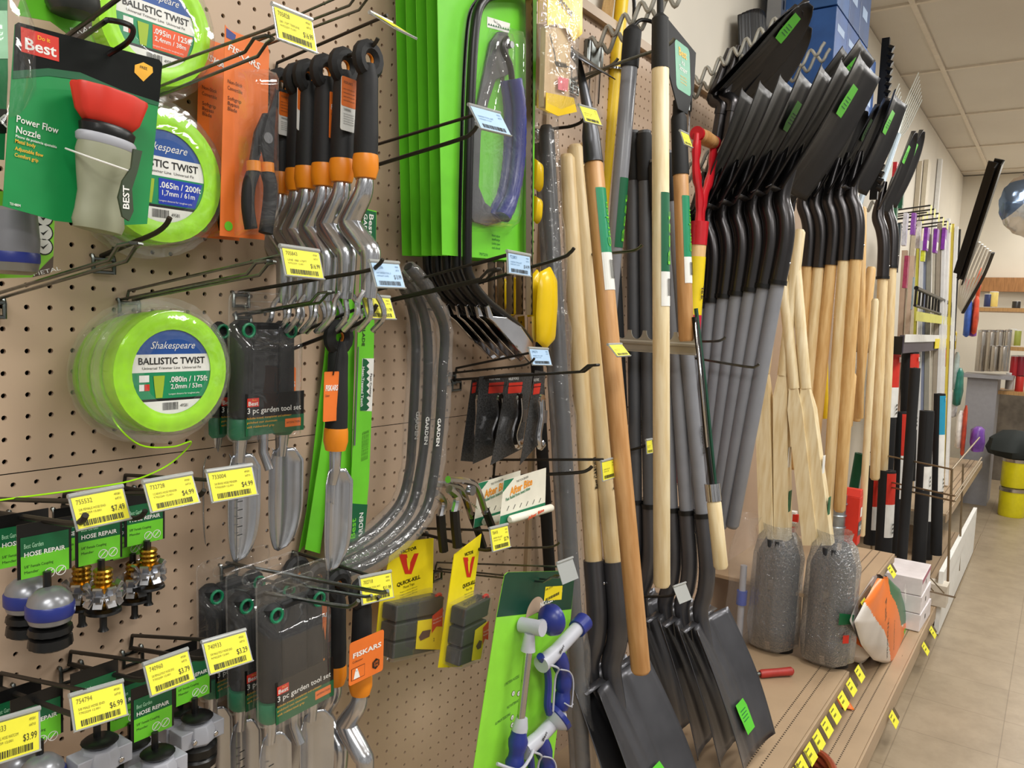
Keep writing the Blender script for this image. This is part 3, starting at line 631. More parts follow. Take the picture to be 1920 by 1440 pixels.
# ---------------------------------------------------------------- hand cultivators under the top hook
def swing_tag(g, x, z, w, h, y, style, yaw=0.):
    b = MB()
    if style == 'warn':
        b.poly(rrect(x, z-h, x+w, z, w*.1), y, M_white, .0008); b.poly(rrect(x, z-h*.55, x+w, z, w*.1), y-.0003, M_org)
        b.text('FISKARS', x+w*.12, z-h*.13, h*.05, y-.0007, mat('brown_print'), fit=w*.6); 
        for i in range(4): b.text('caution read the care notes', x+w*.12, z-h*(.24+i*.07), h*.03, y-.0007, mat('brown_print'), fit=w*.74)
        b.text('! WARNING', x+w*.14, z-h*.63, h*.05, y-.0007, M_black, fit=w*.5)
        for i in range(5): b.text('keep tool dry and out of reach', x+w*.16, z-h*(.7+i*.045), h*.025, y-.0007, M_ink, fit=w*.68)
    else:
        b.poly(rrect(x, z-h, x+w, z, w*.06), y, M_org, .0008); b.text('FISKARS', x+w*.08, z-h*.38, h*.11, y-.0006, M_white, fit=w*.84, bold=.03)
        b.text('Cultivator', x+w*.08, z-h*.5, h*.05, y-.0006, M_ink, fit=w*.3)
        if style == 'big':
            b.poly([(x+w*.06, z-h*.9), (x+w*.44, z-h*.9), (x+w*.44, z-h*.62), (x+w*.06, z-h*.62)], y-.0005, M_ink); b.poly([(x+w*.07, z-h*.89), (x+w*.43, z-h*.89), (x+w*.43, z-h*.63), (x+w*.07, z-h*.63)], y-.0007, M_org)
            b.disc((x+w*.2, z-h*.68), w*.03, y-.0009, M_white); b.poly([(x+w*.12, z-h*.88), (x+w*.3, z-h*.88), (x+w*.24, z-h*.7), (x+w*.16, z-h*.7)], y-.0009, M_white)
            b.poly([(x+w*.77+w*.12*math.cos(a), z-h*.75+w*.12*math.sin(a)) for a in [PI/6+i*PI/3 for i in range(6)]], y-.0007, M_black); b.text('LIFE', x+w*.77, z-h*.74, h*.06, y-.001, M_org, 'c', fit=w*.14); b.text('TIME', x+w*.77, z-h*.82, h*.06, y-.001, M_org, 'c', fit=w*.14)
    b.build('swing_tag', g, sharp=None)
def hand_tool(label, loc, head, tagm=None, rot=(0, 0, 0), L=.155, w=.034):
    g = thing('hand_cultivator' if head != 'trowel' else 'hand_trowel', label, 'garden hand tool', loc, rot)
    b1, b2, b3 = MB(), MB(), MB(); tool_handle(b1, b2, L, w, b3); b1.build('grip', g); b2.build('grip_collar', g); b3.build('hole_ring', g)
    b = MB()
    if head == 'neck':
        pth = bez([(0, 0, -L), (0, .004, -L-.02), (0, .024, -L-.05), (0, .026, -L-.062), (0, -.004, -L-.09), (0, -.014, -L-.105), (0, -.012, -L-.16)], 5); n = len(pth)
        b.tube(pth, [.0105+.0055*math.sin(PI*i/n) for i in range(n)], M_alu, 12); b.build('neck', g)
        b = MB(); z0 = -L-.155
        for s in (-1, 0, 1): b.tube(bez([(0, -.012, z0+.01), (s*.02, -.014, z0-.008), (s*.026, -.016, z0-.03), (s*.027, .006, z0-.05)], 4), .004, M_alu, 8)
        b.build('tines', g)
    elif head == 'trowel':
        b.tube([(0, 0, -L), (0, .0, -L-.03), (0, .004, -L-.05)], [.009, .008, .006], M_alu, 10); b.build('neck', g)
        b = MB(); trowel_blade(b, -L-.028, .152, .05, M_alu, .004, .016, .55); b.build('blade', g, solid=.0016)
        b = MB(); trowel_blade(b, -L-.03, .05, .014, M_alu, -.001, -.008, .3); b.build('blade_rib', g)
    if tagm: swing_tag(g, *tagm)
    return g
xk = hx('fis')
spots = [((690, 112), 'neck', ('front one with no swing tag'), None), ((645, 125), 'neck', 'second from the hook tip, tag reading WARNING', (-.022, -.02, .027, .07, -.02, 'warn')), ((610, 137), 'neck', 'third from the hook tip, plain orange tag', (-.01, -.03, .02, .062, -.022, 'plain')), ((578, 146), 'neck', 'fourth from the hook tip, half hidden', None), ((560, 152), 'neck', 'fifth from the hook tip, white and orange tag', (-.018, -.012, .029, .062, -.02, 'warn')), ((528, 162), 'neck', 'last one against the pegboard', (-.02, -.014, .024, .06, -.02, 'warn'))]
for (q, hd_, l, tg) in spots:
    hand_tool('top hook hand cultivator, '+l, WX(*q, xk), hd_, tg)
# hanging trowel
xk = hx('blt'); p = WX(635, 632, xk)
t = hand_tool('orange and black handled steel trowel hanging alone on a black hook', p, 'trowel', None, (0, .01, 0), L=.163, w=.034)
b = MB(); pl_ = Pl(635, 632, CD-(p.y+CD)); f = lambda x, y: pl_(x, y)
swing_tag(t, -.035, -.048, .027, .07, -.012, 'plain'); b.tube(bez([(-.006, -.01, .0), (-.016, -.014, -.03), (-.02, -.013, -.053)], 4), .001, M_blk, 5); b.build('tag_string', t)
# lower cultivators
xk = hx('cul')
for i, (q, l, tg) in enumerate([((700, 1112), 'front one with large orange tag', (-.052, -.052, .068, .063, -.03, 'big')), ((652, 1098), 'second in the row below the 11.99 tag', None), ((615, 1085), 'third in the row below the 11.99 tag', (-.03, -.035, .05, .06, -.016, 'plain')), ((575, 1072), 'fourth in the row, mostly behind the tool sets', None), ((553, 1066), 'last against the board in the lower row', None)]):
    hand_tool('lower hook cultivator, '+l, WX(q[0]-20, q[1], xk), 'neck', tg)

# ---------------------------------------------------------------- three piece tool sets
def tool_set(label, loc, group='three piece garden tool sets in clear shells'):
    g = thing('garden_tool_set', label, 'garden tool set', loc, group=group)
    gg = mat('teal_green_plastic', '#0c7a52', .4)
    for s, nm in ((-1, 'trowel'), (1, 'transplanter')):
        x = s*.036; b = MB()
        b.lathe([(.008, .0), (.015, -.006), (.015, -.03), (.016, -.09), (.0165, -.125), (.013, -.135)], M_rub, (x, .004, -.012), n=14)
        b.build('handle', g)
        b = MB(); b.tube([(x+.009*math.cos(a), -.013, -.026+.009*math.sin(a)) for a in [2*PI*i/12 for i in range(12)]], .0022, gg, 6, closed=True); b.build('hole_ring', g); b = MB()
        b.lathe([(.0165, -.137), (.018, -.142), (.0175, -.16), (.013, -.166), (.0, -.166)], gg, (x, .004, -.012), n=14); b.build('handle_collar', g)
        b = MB(); b.tube([(x, .004, -.176), (x, .006, -.21)], [.010, .007], M_alu, 10)
        trowel_blade(b, -.2, .155, .062 if s > 0 else .052, M_alu, .008, .016, .5, x0=x)
        if s < 0:
            for i in range(7): b.rect(x-.004, -.315+i*.012, x+.004, -.314+i*.012, .003, M_black)
        b.build('blade', g, solid=.001)
    b = MB(); b.box((0, .004, -.075), (.044, .02, .12), M_rub); b.build('cultivator_grip', g, bevel=.004); b = MB(); b.tube([(0, .0, -.16), (.0, .0, -.2), (.004, -.01, -.225)], .007, M_alu, 10); b.build('cultivator', g)
    b = MB(); y = -.024
    b.rect(-.048, -.17, .052, -.112, y, M_blk, .0008); b.rect(-.048, -.17, .052, -.146, y-.0004, mat('deep_green_print'))
    e = y-.0008; logo_best(b, -.046, -.13, .019, .012, e); b.text('3 pc garden tool set', -.046, -.139, .0075, e, M_white, fit=.092, bold=.01)
    for i, t in enumerate(('Includes trowel, transplanter and cultivator', 'polished cast aluminum', 'soft rubberized grip')): b.text(t, -.046, -.147-i*.006, .003, e, mat('gold_print'), fit=(.075, .05, .045)[i])
    b.rect(.018, -.163, .046, -.151, e, M_org); b.text('SATISFACTION', .032, -.158, .003, e-.0003, M_black, 'c', fit=.024); b.build('sleeve_card', g, sharp=None)
    b = MB()
    def sh(u, v):
        x = -.06+.122*u; z = .024-.2*v; m = min(u*8, (1-u)*8, (v-.22)*7, (1.15-v)*8); return (x, -.002-.024*min(1, max(0, m)), z)
    b.grid(sh, 20, 24, M_clr); b.tube([(x, -.002, z) for x, z in rrect(-.06, -.18, .062, .026, .012)], .0014, M_clr, 6, closed=True)
    b.tube([(x, -.002, z) for x, z in rrect(-.034, .0, .034, .014, .006)], .001, M_clr, 5, closed=True)
    b.build('clear_shell', g, sharp=70); return g
p = WX(497, 585, hx('set'))
a = tool_set('clear packed three piece garden tool set on the upper hook, ruler marks on one blade', p)
dup(a, V(p)+V((0, .058, -.004)), label='clear packed garden tool set right behind the upper front one')
xk = hx('lo2')
for i, (q, l) in enumerate([((548, 1100), 'front of the lower row'), ((492, 1085), 'second in the lower row'), ((437, 1070), 'third in the lower row, at the pegboard')]):
    dup(a, WX(*q, xk), (0, -.03, 0), 'clear packed three piece garden tool set, '+l)

# ---------------------------------------------------------------- hose repair fittings
M_brass = mat('brass', '#c79a3a', .25, 1.)
def fitting(label, loc, kind, cardz=.062, cw=.048, group=None):
    cardz = .050 if kind == 'blue' else .058
    g = thing('hose_fitting', label, 'hose fitting', loc, group=group); b = MB()
    b.rect(-cw/2-.003, -cardz, cw/2+.003, .008, 0, M_blk, .001)
    b.rect(-cw/2, -cardz*.62, cw/2, -.006, -.0004, mat('deep_green_print')); b.rect(-cw/2, -cardz, cw/2, -cardz*.52, -.0007, M_lime)
    b.text('Best Garden', -cw*.44, -.018, .005, -.001, mat('pale_green_print'), fit=cw*.4); b.text('HOSE REPAIR', -cw*.44, -.027, .0048, -.001, M_white, fit=cw*.86, bold=.02)
    b.text('5/8" Female Coupling', -cw*.44, -.039, .003, -.001, M_ink, fit=cw*.6); b.text('Mender', -cw*.44, -.045, .003, -.001, M_ink, fit=cw*.3)
    for s in (0, 1): b.ring((cw*(.08+.24*s), -.049), .0055, .0047, -.001, M_white, n=16); b.tube([(cw*(.08+.24*s)-.003, -.001, -.052), (cw*(.08+.24*s)+.003, -.001, -.046)], .0005, M_white, 4)
    b.build('backing_card', g, sharp=None)
    b = MB(); z = -cardz; b.tube([(0, -.004, z+.004), (0, -.004, z-(.02 if kind == 'blue' else .028))], .004, M_blk, 8); b.build('plastic_stem', g)
    if kind == 'blue':
        b = MB(); o = (0, -.01, z-.012); b.lathe([(r_*.72, h_*.8) for r_, h_ in [(.006, 0), (.018, -.003), (.028, -.012), (.0305, -.02)]], mat('nozzle_grey2', '#8f9196', .3, .5), o, n=28)
        b.lathe([(r_*.72, h_*.8) for r_, h_ in [(.0305, -.038), (.028, -.045), (.02, -.049), (.015, -.05)]], mat('nozzle_grey2'), o, n=28); b.build('coupling_body', g)
        b = MB(); b.lathe([(r_*.72, h_*.8) for r_, h_ in [(.031, -.02), (.0325, -.022), (.0325, -.036), (.031, -.038)]], M_blue, o, n=28); b.build('blue_band', g)
        b = MB(); b.lathe([(r_*.72, h_*.8) for r_, h_ in [(.014, -.05), (.028, -.052), (.0295, -.06), (.02, -.063), (.028, -.066), (.0295, -.078), (.022, -.082), (0, -.082)]], M_blk, o, n=32, fn=lambda a_, h: 1+.02*math.cos(a_*16)); b.build('threaded_nut', g)
    elif kind == 'brass':
        b = MB(); o = (0, -.008, z-.006)
        b.lathe([(r_*1.15, h_) for r_, h_ in [(.008, 0), (.0095, -.002), (.008, -.006), (.0095, -.008), (.008, -.012), (.0095, -.014), (.008, -.018), (.011, -.02), (.011, -.03), (.008, -.034), (.0095, -.036), (.008, -.04), (.0095, -.042), (.008, -.046), (.0, -.05)]], M_brass, o, n=20); b.build('brass_stem', g)
        b = MB()
        for i in range(8):
            a_ = 2*PI*i/8; c_, s_ = math.cos(a_), math.sin(a_); R_ = Matrix.Rotation(a_, 3, 'Z')
            for (r_, zz, til) in ((.016, -.024, .6), (.016, -.036, -.6)):
                b.box((o[0]+c_*r_, o[1]+s_*r_, o[2]+zz), (.003, .010, .014), M_alu, R_@Matrix.Rotation(til, 3, 'Y'))
            b.box((o[0]+c_*.0185, o[1]+s_*.0185, o[2]-.03), (.006, .007, .006), M_alu, R_)
        b.lathe([(.015, -.026), (.016, -.03), (.015, -.034)], M_alu, o, n=16); b.build('crimp_claws', g, sharp=20)
        b = MB(); b.lathe([(.006, -.046), (.019, -.048), (.02, -.051), (.008, -.054), (.004, -.058), (.004, -.07), (.006, -.074), (0, -.074)], M_blk, o, n=20); b.build('plastic_washer', g)
    else:
        b = MB(); o = V((0, -.01, z-.022)); b.lathe([(.008, 0), (.02, -.004), (.024, -.012), (.024, -.026), (.018, -.032)], M_gry, o, n=8, sy=.9); b.box(o+V((0, 0, -.018)), (.062, .028, .022), M_gry)
        for s in (-1, 1): b.lathe([(.0035, 0), (.0035, .004)], M_chrome, o+V((s*.015, -.016, -.02)), (0, -1, 0), n=10)
        b.build('clamp_body', g, bevel=.004)
        b = MB(); b.lathe([(.016, .0), (.02, -.003), (.012, -.01)], M_blk, o+V((0, 0, .006)), n=16); b.build('plastic_washer', g); b = MB()
        b.lathe([(.02, -.03), (.025, -.034), (.025, -.044), (.022, -.047), (.025, -.05), (.024, -.06), (0, -.06)], M_blk, o, n=24, fn=lambda a_, h: 1+.02*math.cos(a_*14)); b.build('threaded_nut', g)
    return g
x0 = hx('hr0')
fitting('blue and silver hose coupling under a green card, front one', WX(84, 990, hx('hr0')), 'blue')
fitting('blue and silver hose coupling behind the front one, cut by the left edge', WX(42, 974, hx('hr0')), 'blue')
fitting('brass hose mender left of the others, beside the blue couplings', WX(146, 960, hx('hr1')), 'brass')
fitting('brass hose mender in the middle of the brass ones', WX(186, 962, hx('hr1')), 'brass')
fitting('brass hose mender in front with its card in full view', WX(246, 960, hx('hr2')), 'brass')
fitting('brass hose mender half behind, right of the others', WX(272, 935, hx('hr2')+.01), 'brass')
fitting('grey clamp coupling with two screws, front of the lower ones', WX(287, 1290, .50), 'grey')
fitting('grey clamp coupling left behind the front lower one', WX(242, 1275, .50), 'grey')
fitting('grey clamp coupling under the 3.79 tag, right', WX(362, 1232, .575), 'grey')
fitting('grey clamp coupling behind the right one', WX(335, 1222, .575), 'grey')
fitting('grey clamp coupling under the 6.99 tag, left', WX(178, 1262, .44), 'grey')
fitting('blue and silver coupling at the bottom left, under the tag priced 3.99', WX(70, 1310, .385), 'blue')
fitting('blue and silver coupling behind the bottom left one', WX(30, 1300, .385), 'blue')

o = WX(548, 690, hx('blt')); g = thing('orange_swing_tag', 'orange swing tag peeking out right of the upper tool set', 'tag', (o.x, -.022, o.z)); b = MB(); b.poly(rrect(-.012, -.075, .018, 0, .003), 0, M_org, .0008); b.text('FISKARS', -.008, -.03, .008, -.0006, M_white, fit=.024, bold=.03); b.build('printed_card', g, sharp=None)
# ---------------------------------------------------------------- bow saw cards
def bow_saw(label, group='carded bow saws on lime cards'):
    d = .12; pl = Pl(820, 0, d); g = thing('bow_saw_card', label, 'bow saw', pl.o, group=group); P = pl
    def P3(x, y, dy): z = P(x, y); return V((z[0], -dy, z[1]))
    k = P.h(900, 200, 1); b = MB()
    b.poly(P.pts((818, -120), (1008, -90), (999, 492), (905, 484), (829, 478)), 0, M_lime, .0009)
    b.poly(P.pts((818, -120), (1008, -90), (1008, -40), (818, -70)), -.0004, mat('deep_green_print'))
    b.poly(P.pts((913, 31), (956, 44), (954, 62), (913, 51)), -.0005, M_white)
    z = P(925, 41); b.text('Fast Cutting', z[0], z[1], 5*k, -.0008, M_ink, rot=-.1, fit=k*24)
    for i in range(9): b.poly(P.pts((914+i*4.5, 47+i*1.2), (918.5+i*4.5, 48+i*1.2), (916+i*4.5, 43+i*1.2)), -.0008, mat('deep_green_print'))
    for t, x, y in (('Steel frame', 867, 436), ('Comfortable', 867, 448), ('molded handle', 867, 456), ('Blade 21 in', 867, 466), ('Knob adjust', 922, 443), ('safety', 922, 450), ('Locks open', 922, 458), ('and closed', 922, 466), ('707231', 898, 478)):
        z = P(x, y); b.text(t, z[0], z[1], 5*k, -.0006, mat('deep_green_print'), fit=k*min(28, 5*len(t)))
    b.build('backing_card', g, sharp=None)
    b = MB(); b.tube(bez([P3(990, -130, .016), P3(920, -120, .016), P3(882, -60, .016), P3(868, 60, .016), P3(862, 250, .016), P3(860, 480, .016), P3(868, 530, .016), P3(905, 585, .016), P3(965, 640, .016), P3(984, 660, .016)], 6), .0095, M_blk, 10) if False else b.tube(bez([P3(980, -6, .016), P3(930, -8, .016), P3(893, 5, .016), P3(876, 60, .016), P3(866, 250, .016), P3(862, 470, .016), P3(868, 520, .016), P3(895, 560, .016), P3(955, 610, .016), P3(980, 640, .016)], 6), .0085, M_blk, 10)
    b.build('tube_frame', g)
    b = MB(); pts = [(976, -6), (985, -6)]; L_ = [(975, -6), (977, 300), (976, 590)]
    ed = []; n = 70
    for i in range(n+1):
        y = -6+596*i/n; ed.append((984+(2.5 if i % 2 else 0), y))
    b.poly(P.pts((974, -6), *ed, (975, 590)), -.014, mat('saw_blade_steel', '#8d8375', .35, .9), .001)
    b.poly(P.pts((983, -6), (988, -6), (988, 590), (983, 590)), -.0135, M_blk, .0004); b.build('saw_blade', g, sharp=None)
    b = MB(); b.poly(P.pts((975, 594), (987, 592), (988, 615), (990, 640), (988, 668), (975, 672), (978, 640), (975, 620)), -.018, M_chrome, .0012); b.disc(P(981, 604), .0022, -.0185, M_black, 10); b.build('blade_clip', g, sharp=None)
    b = MB(); b.poly(P.pts((889, 574), (894, 571), (902, 592), (928, 594), (955, 612), (975, 640), (984, 672), (972, 678), (935, 640), (905, 605), (894, 596)), -.028, M_chrome, .006); b.build('tension_lever', g, sharp=None, bevel=.0015)
    M_guard = mat('saw_guard_grey', '#4f5054', .4)  # dark grey inner shell around the saw handle
    b = MB(); b.poly(P.pts((948, 62), (930, 60), (915, 80), (893, 190), (878, 260), (872, 400), (884, 416), (910, 424), (940, 415), (930, 400), (905, 380), (893, 350), (897, 250), (912, 190), (925, 150), (950, 140)), -.006, M_guard, .005)
    b.build('hand_guard', g, sharp=30, bevel=.001)
    b = MB(); b.tube(bez([P3(935, 75, .018), P3(925, 92, .02), P3(937, 125, .022), P3(941, 152, .022)], 5), .0055, M_blk, 8); b.disc(P(938, 88), .006, -.026, mat('zinc_steel', '#8e9094', .3, .9), 12, th=.01); b.build('guard_arm', g)
    b = MB(); gp = bez([P3(945, 152, .024), P3(951, 200, .026), P3(952, 260, .026), P3(948, 320, .026), P3(938, 370, .026), P3(922, 408, .024)], 6); n = len(gp)
    b.tube(gp, [.0125+(.0009 if i % 2 else 0)+(.002 if i > n-6 else 0) for i in range(n)], mat('navy_grip', '#2a3380', .3), 12); b.build('blue_grip', g, sharp=60)
    b = MB()
    def sh(u, v):
        y = 50+v*385; xa = 918-52*min(1, v*2.2)+(14*max(0, v-.9)*10); xb = 956+10*math.sin(v*PI); x = xa+(xb-xa)*u; m = min(u, 1-u, v*3, (1-v)*3); z = P(x, y); return (z[0], -.001-.04*min(1, m*7), z[1])
    b.grid(sh, 12, 24, M_clr); b.build('clear_blister', g, sharp=70); return g
a = bow_saw('lime carded bow saw with navy grip, front one')
for i, l in enumerate(('second', 'third', 'fourth', 'fifth, nearest the pegboard')): dup(a, V(a.location)+V((0, .0225*(i+1), 0)), label='lime carded bow saw behind the front one, '+l)
# replacement blade cards
def blade_card(label, pts, d, full=False):
    pl = Pl(pts[0][0], pts[0][1], d); g = thing('saw_blade_card', label, 'saw blade', pl.o); b = MB(); b.poly(pl.pts(*pts), 0, M_lime, .0012)
    if full:
        k = pl.h(690, 600, 1)
        b.poly(pl.pts((681, 392), (705, 398), (704, 486), (679, 480)), -.0004, mat('deep_green_print')); b.poly(pl.pts((660, 944), (689, 946), (680, 1034), (652, 1034)), -.0004, mat('deep_green_print'))
        def vt(t, x, y, h, f, m, up=False):
            z = pl(x, y); b.text(t, z[0], z[1], h*k, -.0008, m, rot=(PI/2 if up else -PI/2)-.03, fit=f*k, bold=.015)
        vt('Best', 692, 400, 11, 38, M_white); vt('GARDEN', 682, 400, 9, 60, M_white); vt('BOW SAW', 694, 500, 6, 30, M_ink); vt('REPLACEMENT BLADE', 684, 520, 7, 128, M_ink)
        b.poly(pl.pts((679, 672), (701, 672), (697, 771), (675, 770)), -.0004, M_white)
        b.poly(pl.pts((680, 672), *[(689+(3 if i % 2 else -2), 674+i*6) for i in range(17)], (675, 770)), -.0006, mat('deep_green_print'))
        vt('Fast Cutting', 694, 700, 5, 45, M_ink); vt('Heat-Treated Teeth', 679, 687, 6, 76, M_white)
        for i in range(5): vt('High carbon steel blade for fast clean cutting', 690-i*2.6, 806+i, 1.8, 56, M_ink)
        vt('Best', 665, 1010, 12, 40, mat('lime_card'), True); vt('GARDEN', 678, 1018, 10, 60, M_white, True)
        b.poly(pl.pts((669, 650), (670.5, 650), (664, 835), (661, 835)), -.003, mat('zinc_steel'), .001)
    else:
        k = pl.h(650, 550, 1); z = pl(644, 560); 
        if 'left' in label: b.text('21"', z[0], z[1], 13*k, -.0006, mat('deep_green_print'), rot=-PI/2, bold=.03, fit=26*k)
    return b.build('printed_card', g, sharp=None)
blade_card('lime replacement blade card with white toothed panel, standing nearest', [(681, 390), (706, 396), (700, 700), (692, 900), (681, 1034), (652, 1034), (668, 700)], .045, True)
blade_card('narrow lime blade card just left of the white panel one', [(644, 420), (668, 420), (664, 700), (655, 1000), (640, 1078), (612, 1072), (640, 780)], .035)
blade_card('lime blade card slanting down to the left behind the trowel', [(640, 470), (652, 470), (625, 840), (600, 1038), (572, 1030), (605, 820)], .02)
blade_card('dark edged lime blade card farthest back against the board', [(636, 430), (646, 430), (590, 1000), (560, 1036), (575, 960)], .01)
# bagged black handles
M_gtx = M_white
def bagged(label, path, d, tx, ty):
    pl = Pl(path[0][0], path[0][1], d); g = thing('bagged_saw', label, 'bow saw', pl.o, group='bagged black saws'); P3 = lambda x, y, dy=0: V((pl(x, y)[0], -dy, pl(x, y)[1]))
    pp = bez([P3(*q) for q in path], 7); b = MB(); b.tube(pp, .0085, M_blk, 10); b.build('tube_frame', g)
    b = MB(); n = len(pp); rr = random.Random(int(d*1000)); b.tube(pp, [.0135+.004*rr.random()+(.006*i/n) for i in range(n)], M_wrap, 12, flat=.8); b.build('plastic_bag', g, sharp=80)
    b = MB(); z = pl(tx, ty); k = pl.h(tx, ty, 1); b.text('GARDEN', z[0], z[1], 9*k, -.011, M_gtx, rot=-PI/2-.05, fit=52*k, bold=.02); b.build('printed_name', g, sharp=None)
    return g
bagged('plastic bagged black bow saw frame, nearest of three', [(765, 500), (800, 545), (832, 612), (830, 700), (824, 800), (812, 900), (796, 960), (755, 1010), (700, 1050), (640, 1078)], .10, 812, 783)
bagged('plastic bagged black bow saw frame, middle of three', [(755, 515), (785, 560), (802, 640), (798, 800), (785, 900), (768, 960), (730, 1005), (680, 1040), (632, 1062)], .075, 790, 780)
bagged('plastic bagged black bow saw frame, farthest back of three', [(748, 525), (772, 575), (780, 650), (774, 800), (768, 880), (752, 940), (715, 985), (670, 1020), (625, 1045)], .05, 772, 770)

# ---------------------------------------------------------------- carded gate hooks
M_carbon = mat('black_diamond_card', '#1c1c1c', .35, noise=.5, scale=300, hex2='#4a4a4a')
def gate_card(label, out, d, hk):
    pl = Pl(*out[0], d); g = thing('gate_hook_card', label, 'gate hook', pl.o, group='carded gate hooks'); b = MB(); b.poly(pl.pts(*out), 0, M_carbon, .0008); k = pl.h(*out[0], 1)
    x, y, w = hk; b.poly(pl.pts((x+2, y-50), (x+w, y-52), (x+w-3, y-32), (x, y-30)), -.0004, M_red); z = pl(x+1, y-55); b.text('VALLEY FORGE', z[0], z[1], 5*k, -.0006, M_white, fit=w*k*1.2); 
    z = pl(x, y-44); z2 = pl(x+w, y-46); b.tube([(z[0], -.0008, z[1]), (z2[0], -.0008, z2[1])], .0006, M_black, 4); b.build('backing_card', g, sharp=None)
    b = MB(); P3 = lambda a_, c_, dy=.012: V((pl(a_, c_)[0], -dy, pl(a_, c_)[1]))
    b.tube(bez([P3(x+w*.4, y-22), P3(x+w*.45, y+10), P3(x+w*.1, y+45), P3(x+w*.3, y+65), P3(x+w*.7, y+60)], 5), .0085, M_chrome, 8, flat=.6); b.box(P3(x+w*.7, y+10), (.014, .008, .024), mat('zinc_steel'))
    b.lathe([(.009, 0), (.008, .004)], M_chrome, P3(x+w*.4, y-24), (0, -1, 0), n=14); b.build('hook_hardware', g)
    return g
gate_card('black carded gate hook in front, seen almost edge on', [(1003, 694), (1023, 697), (1010, 832), (975, 872)], .16, (999, 770, 15))
gate_card('black carded gate hook second, red stripe in full view', [(953, 700), (1000, 699), (978, 842), (920, 872)], .12, (952, 768, 28))
gate_card('black carded gate hook third, widest card', [(899, 706), (952, 700), (932, 850), (887, 870)], .08, (915, 768, 30))
gate_card('black carded gate hook last, patterned back mostly covered', [(885, 712), (900, 708), (887, 866), (864, 864)], .05, (884, 768, 10))

# insect bite cards
def bite(label, dx, dy, d, loc=None):
    o = [(945+dx, 901+dy), (1024+dx, 877+dy), (1022+dx, 958+dy), (936+dx, 985+dy)]; pl = Pl(*o[0], d); g = thing('insect_bite_card', label, 'first aid card', pl.o); b = MB(); k = pl.h(*o[0], 1)
    mw = mat('cream_card', '#e9e6d6', .5); b.poly(pl.pts(*o), 0, mw, .0006); b.poly(pl.pts(o[0], (964+dx, 896+dy), (942+dx, 924+dy)), -.0004, mat('card_green2', '#1a7a55', .5)); b.poly(pl.pts((938+dx, 968+dy), (1022+dx, 942+dy), (1022+dx, 958+dy), (936+dx, 985+dy)), -.0004, mat('card_green2'))
    z = pl(956+dx, 929+dy); b.text('After Bite', z[0], z[1], 14*k, -.0006, mat('orange_print', '#ef9a23', .5), fit=k*74, rot=.13, bold=.03, shear=.15)
    z = pl(968+dx, 905+dy); b.text('THE ITCH ERASER', z[0], z[1], 4*k, -.0006, M_ink, fit=k*40, rot=.1)
    z = pl(948+dx, 940+dy); b.text('Fast Relief from insect bites', z[0], z[1], 6*k, -.0006, mat('card_green2'), fit=k*80, rot=.12, bold=.02)
    for i in range(6): z = pl(952+dx+i*12, 953+dy-i*3); b.tube([(z[0]-.003, -.0006, z[1]-.004), (z[0]+.003, -.0006, z[1]+.004)], .0005, M_ink, 4)
    b.build('backing_card', g, sharp=None)
    b = MB(); a_ = V((pl(948+dx, 973+dy)[0], -.009, pl(948+dx, 973+dy)[1])); c_ = V((pl(1028+dx, 950+dy)[0], -.009, pl(1028+dx, 950+dy)[1])); b.tube([a_, a_+(c_-a_)*.03, a_+(c_-a_)*.97, c_], [.005, .0075, .0075, .005], mw, 14)
    m_ = (a_+c_)/2; b.text('After Bite', m_.x+.004, m_.z-.003, .006, -.0172, mat('orange_red_print', '#e2501c', .5), 'c', fit=.055, rot=.13, bold=.03); b.build('applicator_tube', g); return g
bite('cream and green insect bite card with white applicator tube, front', 0, 0, .17)
bite('cream and green insect bite card left behind the front one', -48, 5, .11)

# spring pruners under the clear bags
def pruners(label, x, y, d):
    pl = Pl(x, y, d); g = thing('spring_pliers', label, 'pliers', pl.o); P3 = lambda a_, c_, dy=.0: V((pl(x+a_, y+c_)[0], -dy, pl(x+a_, y+c_)[1]))
    b = MB(); b.tube(bez([P3(-12, -8), P3(25, -4), P3(42, 8), P3(55, 45), P3(58, 55)], 5), .0065, M_chrome, 8); b.tube(bez([P3(-10, 10), P3(5, 25), P3(0, 55)], 4), .0075, M_chrome, 8)
    b.lathe([(.009, 0), (.009, .01)], mat('zinc_steel'), P3(20, 10, .008), (0, -1, 0), n=12); b.build('jaws', g)
    b = MB(); b.tube(bez([P3(58, 50), P3(70, 80), P3(80, 110)], 4), .008, M_blk, 8); b.build('handle', g)
    b = MB(); b.tube(bez([P3(0, 50), P3(2, 80), P3(6, 118)], 4), .009, M_blk, 8); b.build('handle', g)
    b = MB(); b.tube([P3(12+i*1.6, 24+i*1.2+(2 if i % 2 else -2), .004) for i in range(18)], .0007, M_chrome, 5); b.build('spring', g)
pruners('chrome headed pliers with black grips, nearer pair', 852, 907, .14)
pruners('chrome headed pliers with black grips, pair by the board', 826, 915, .09)

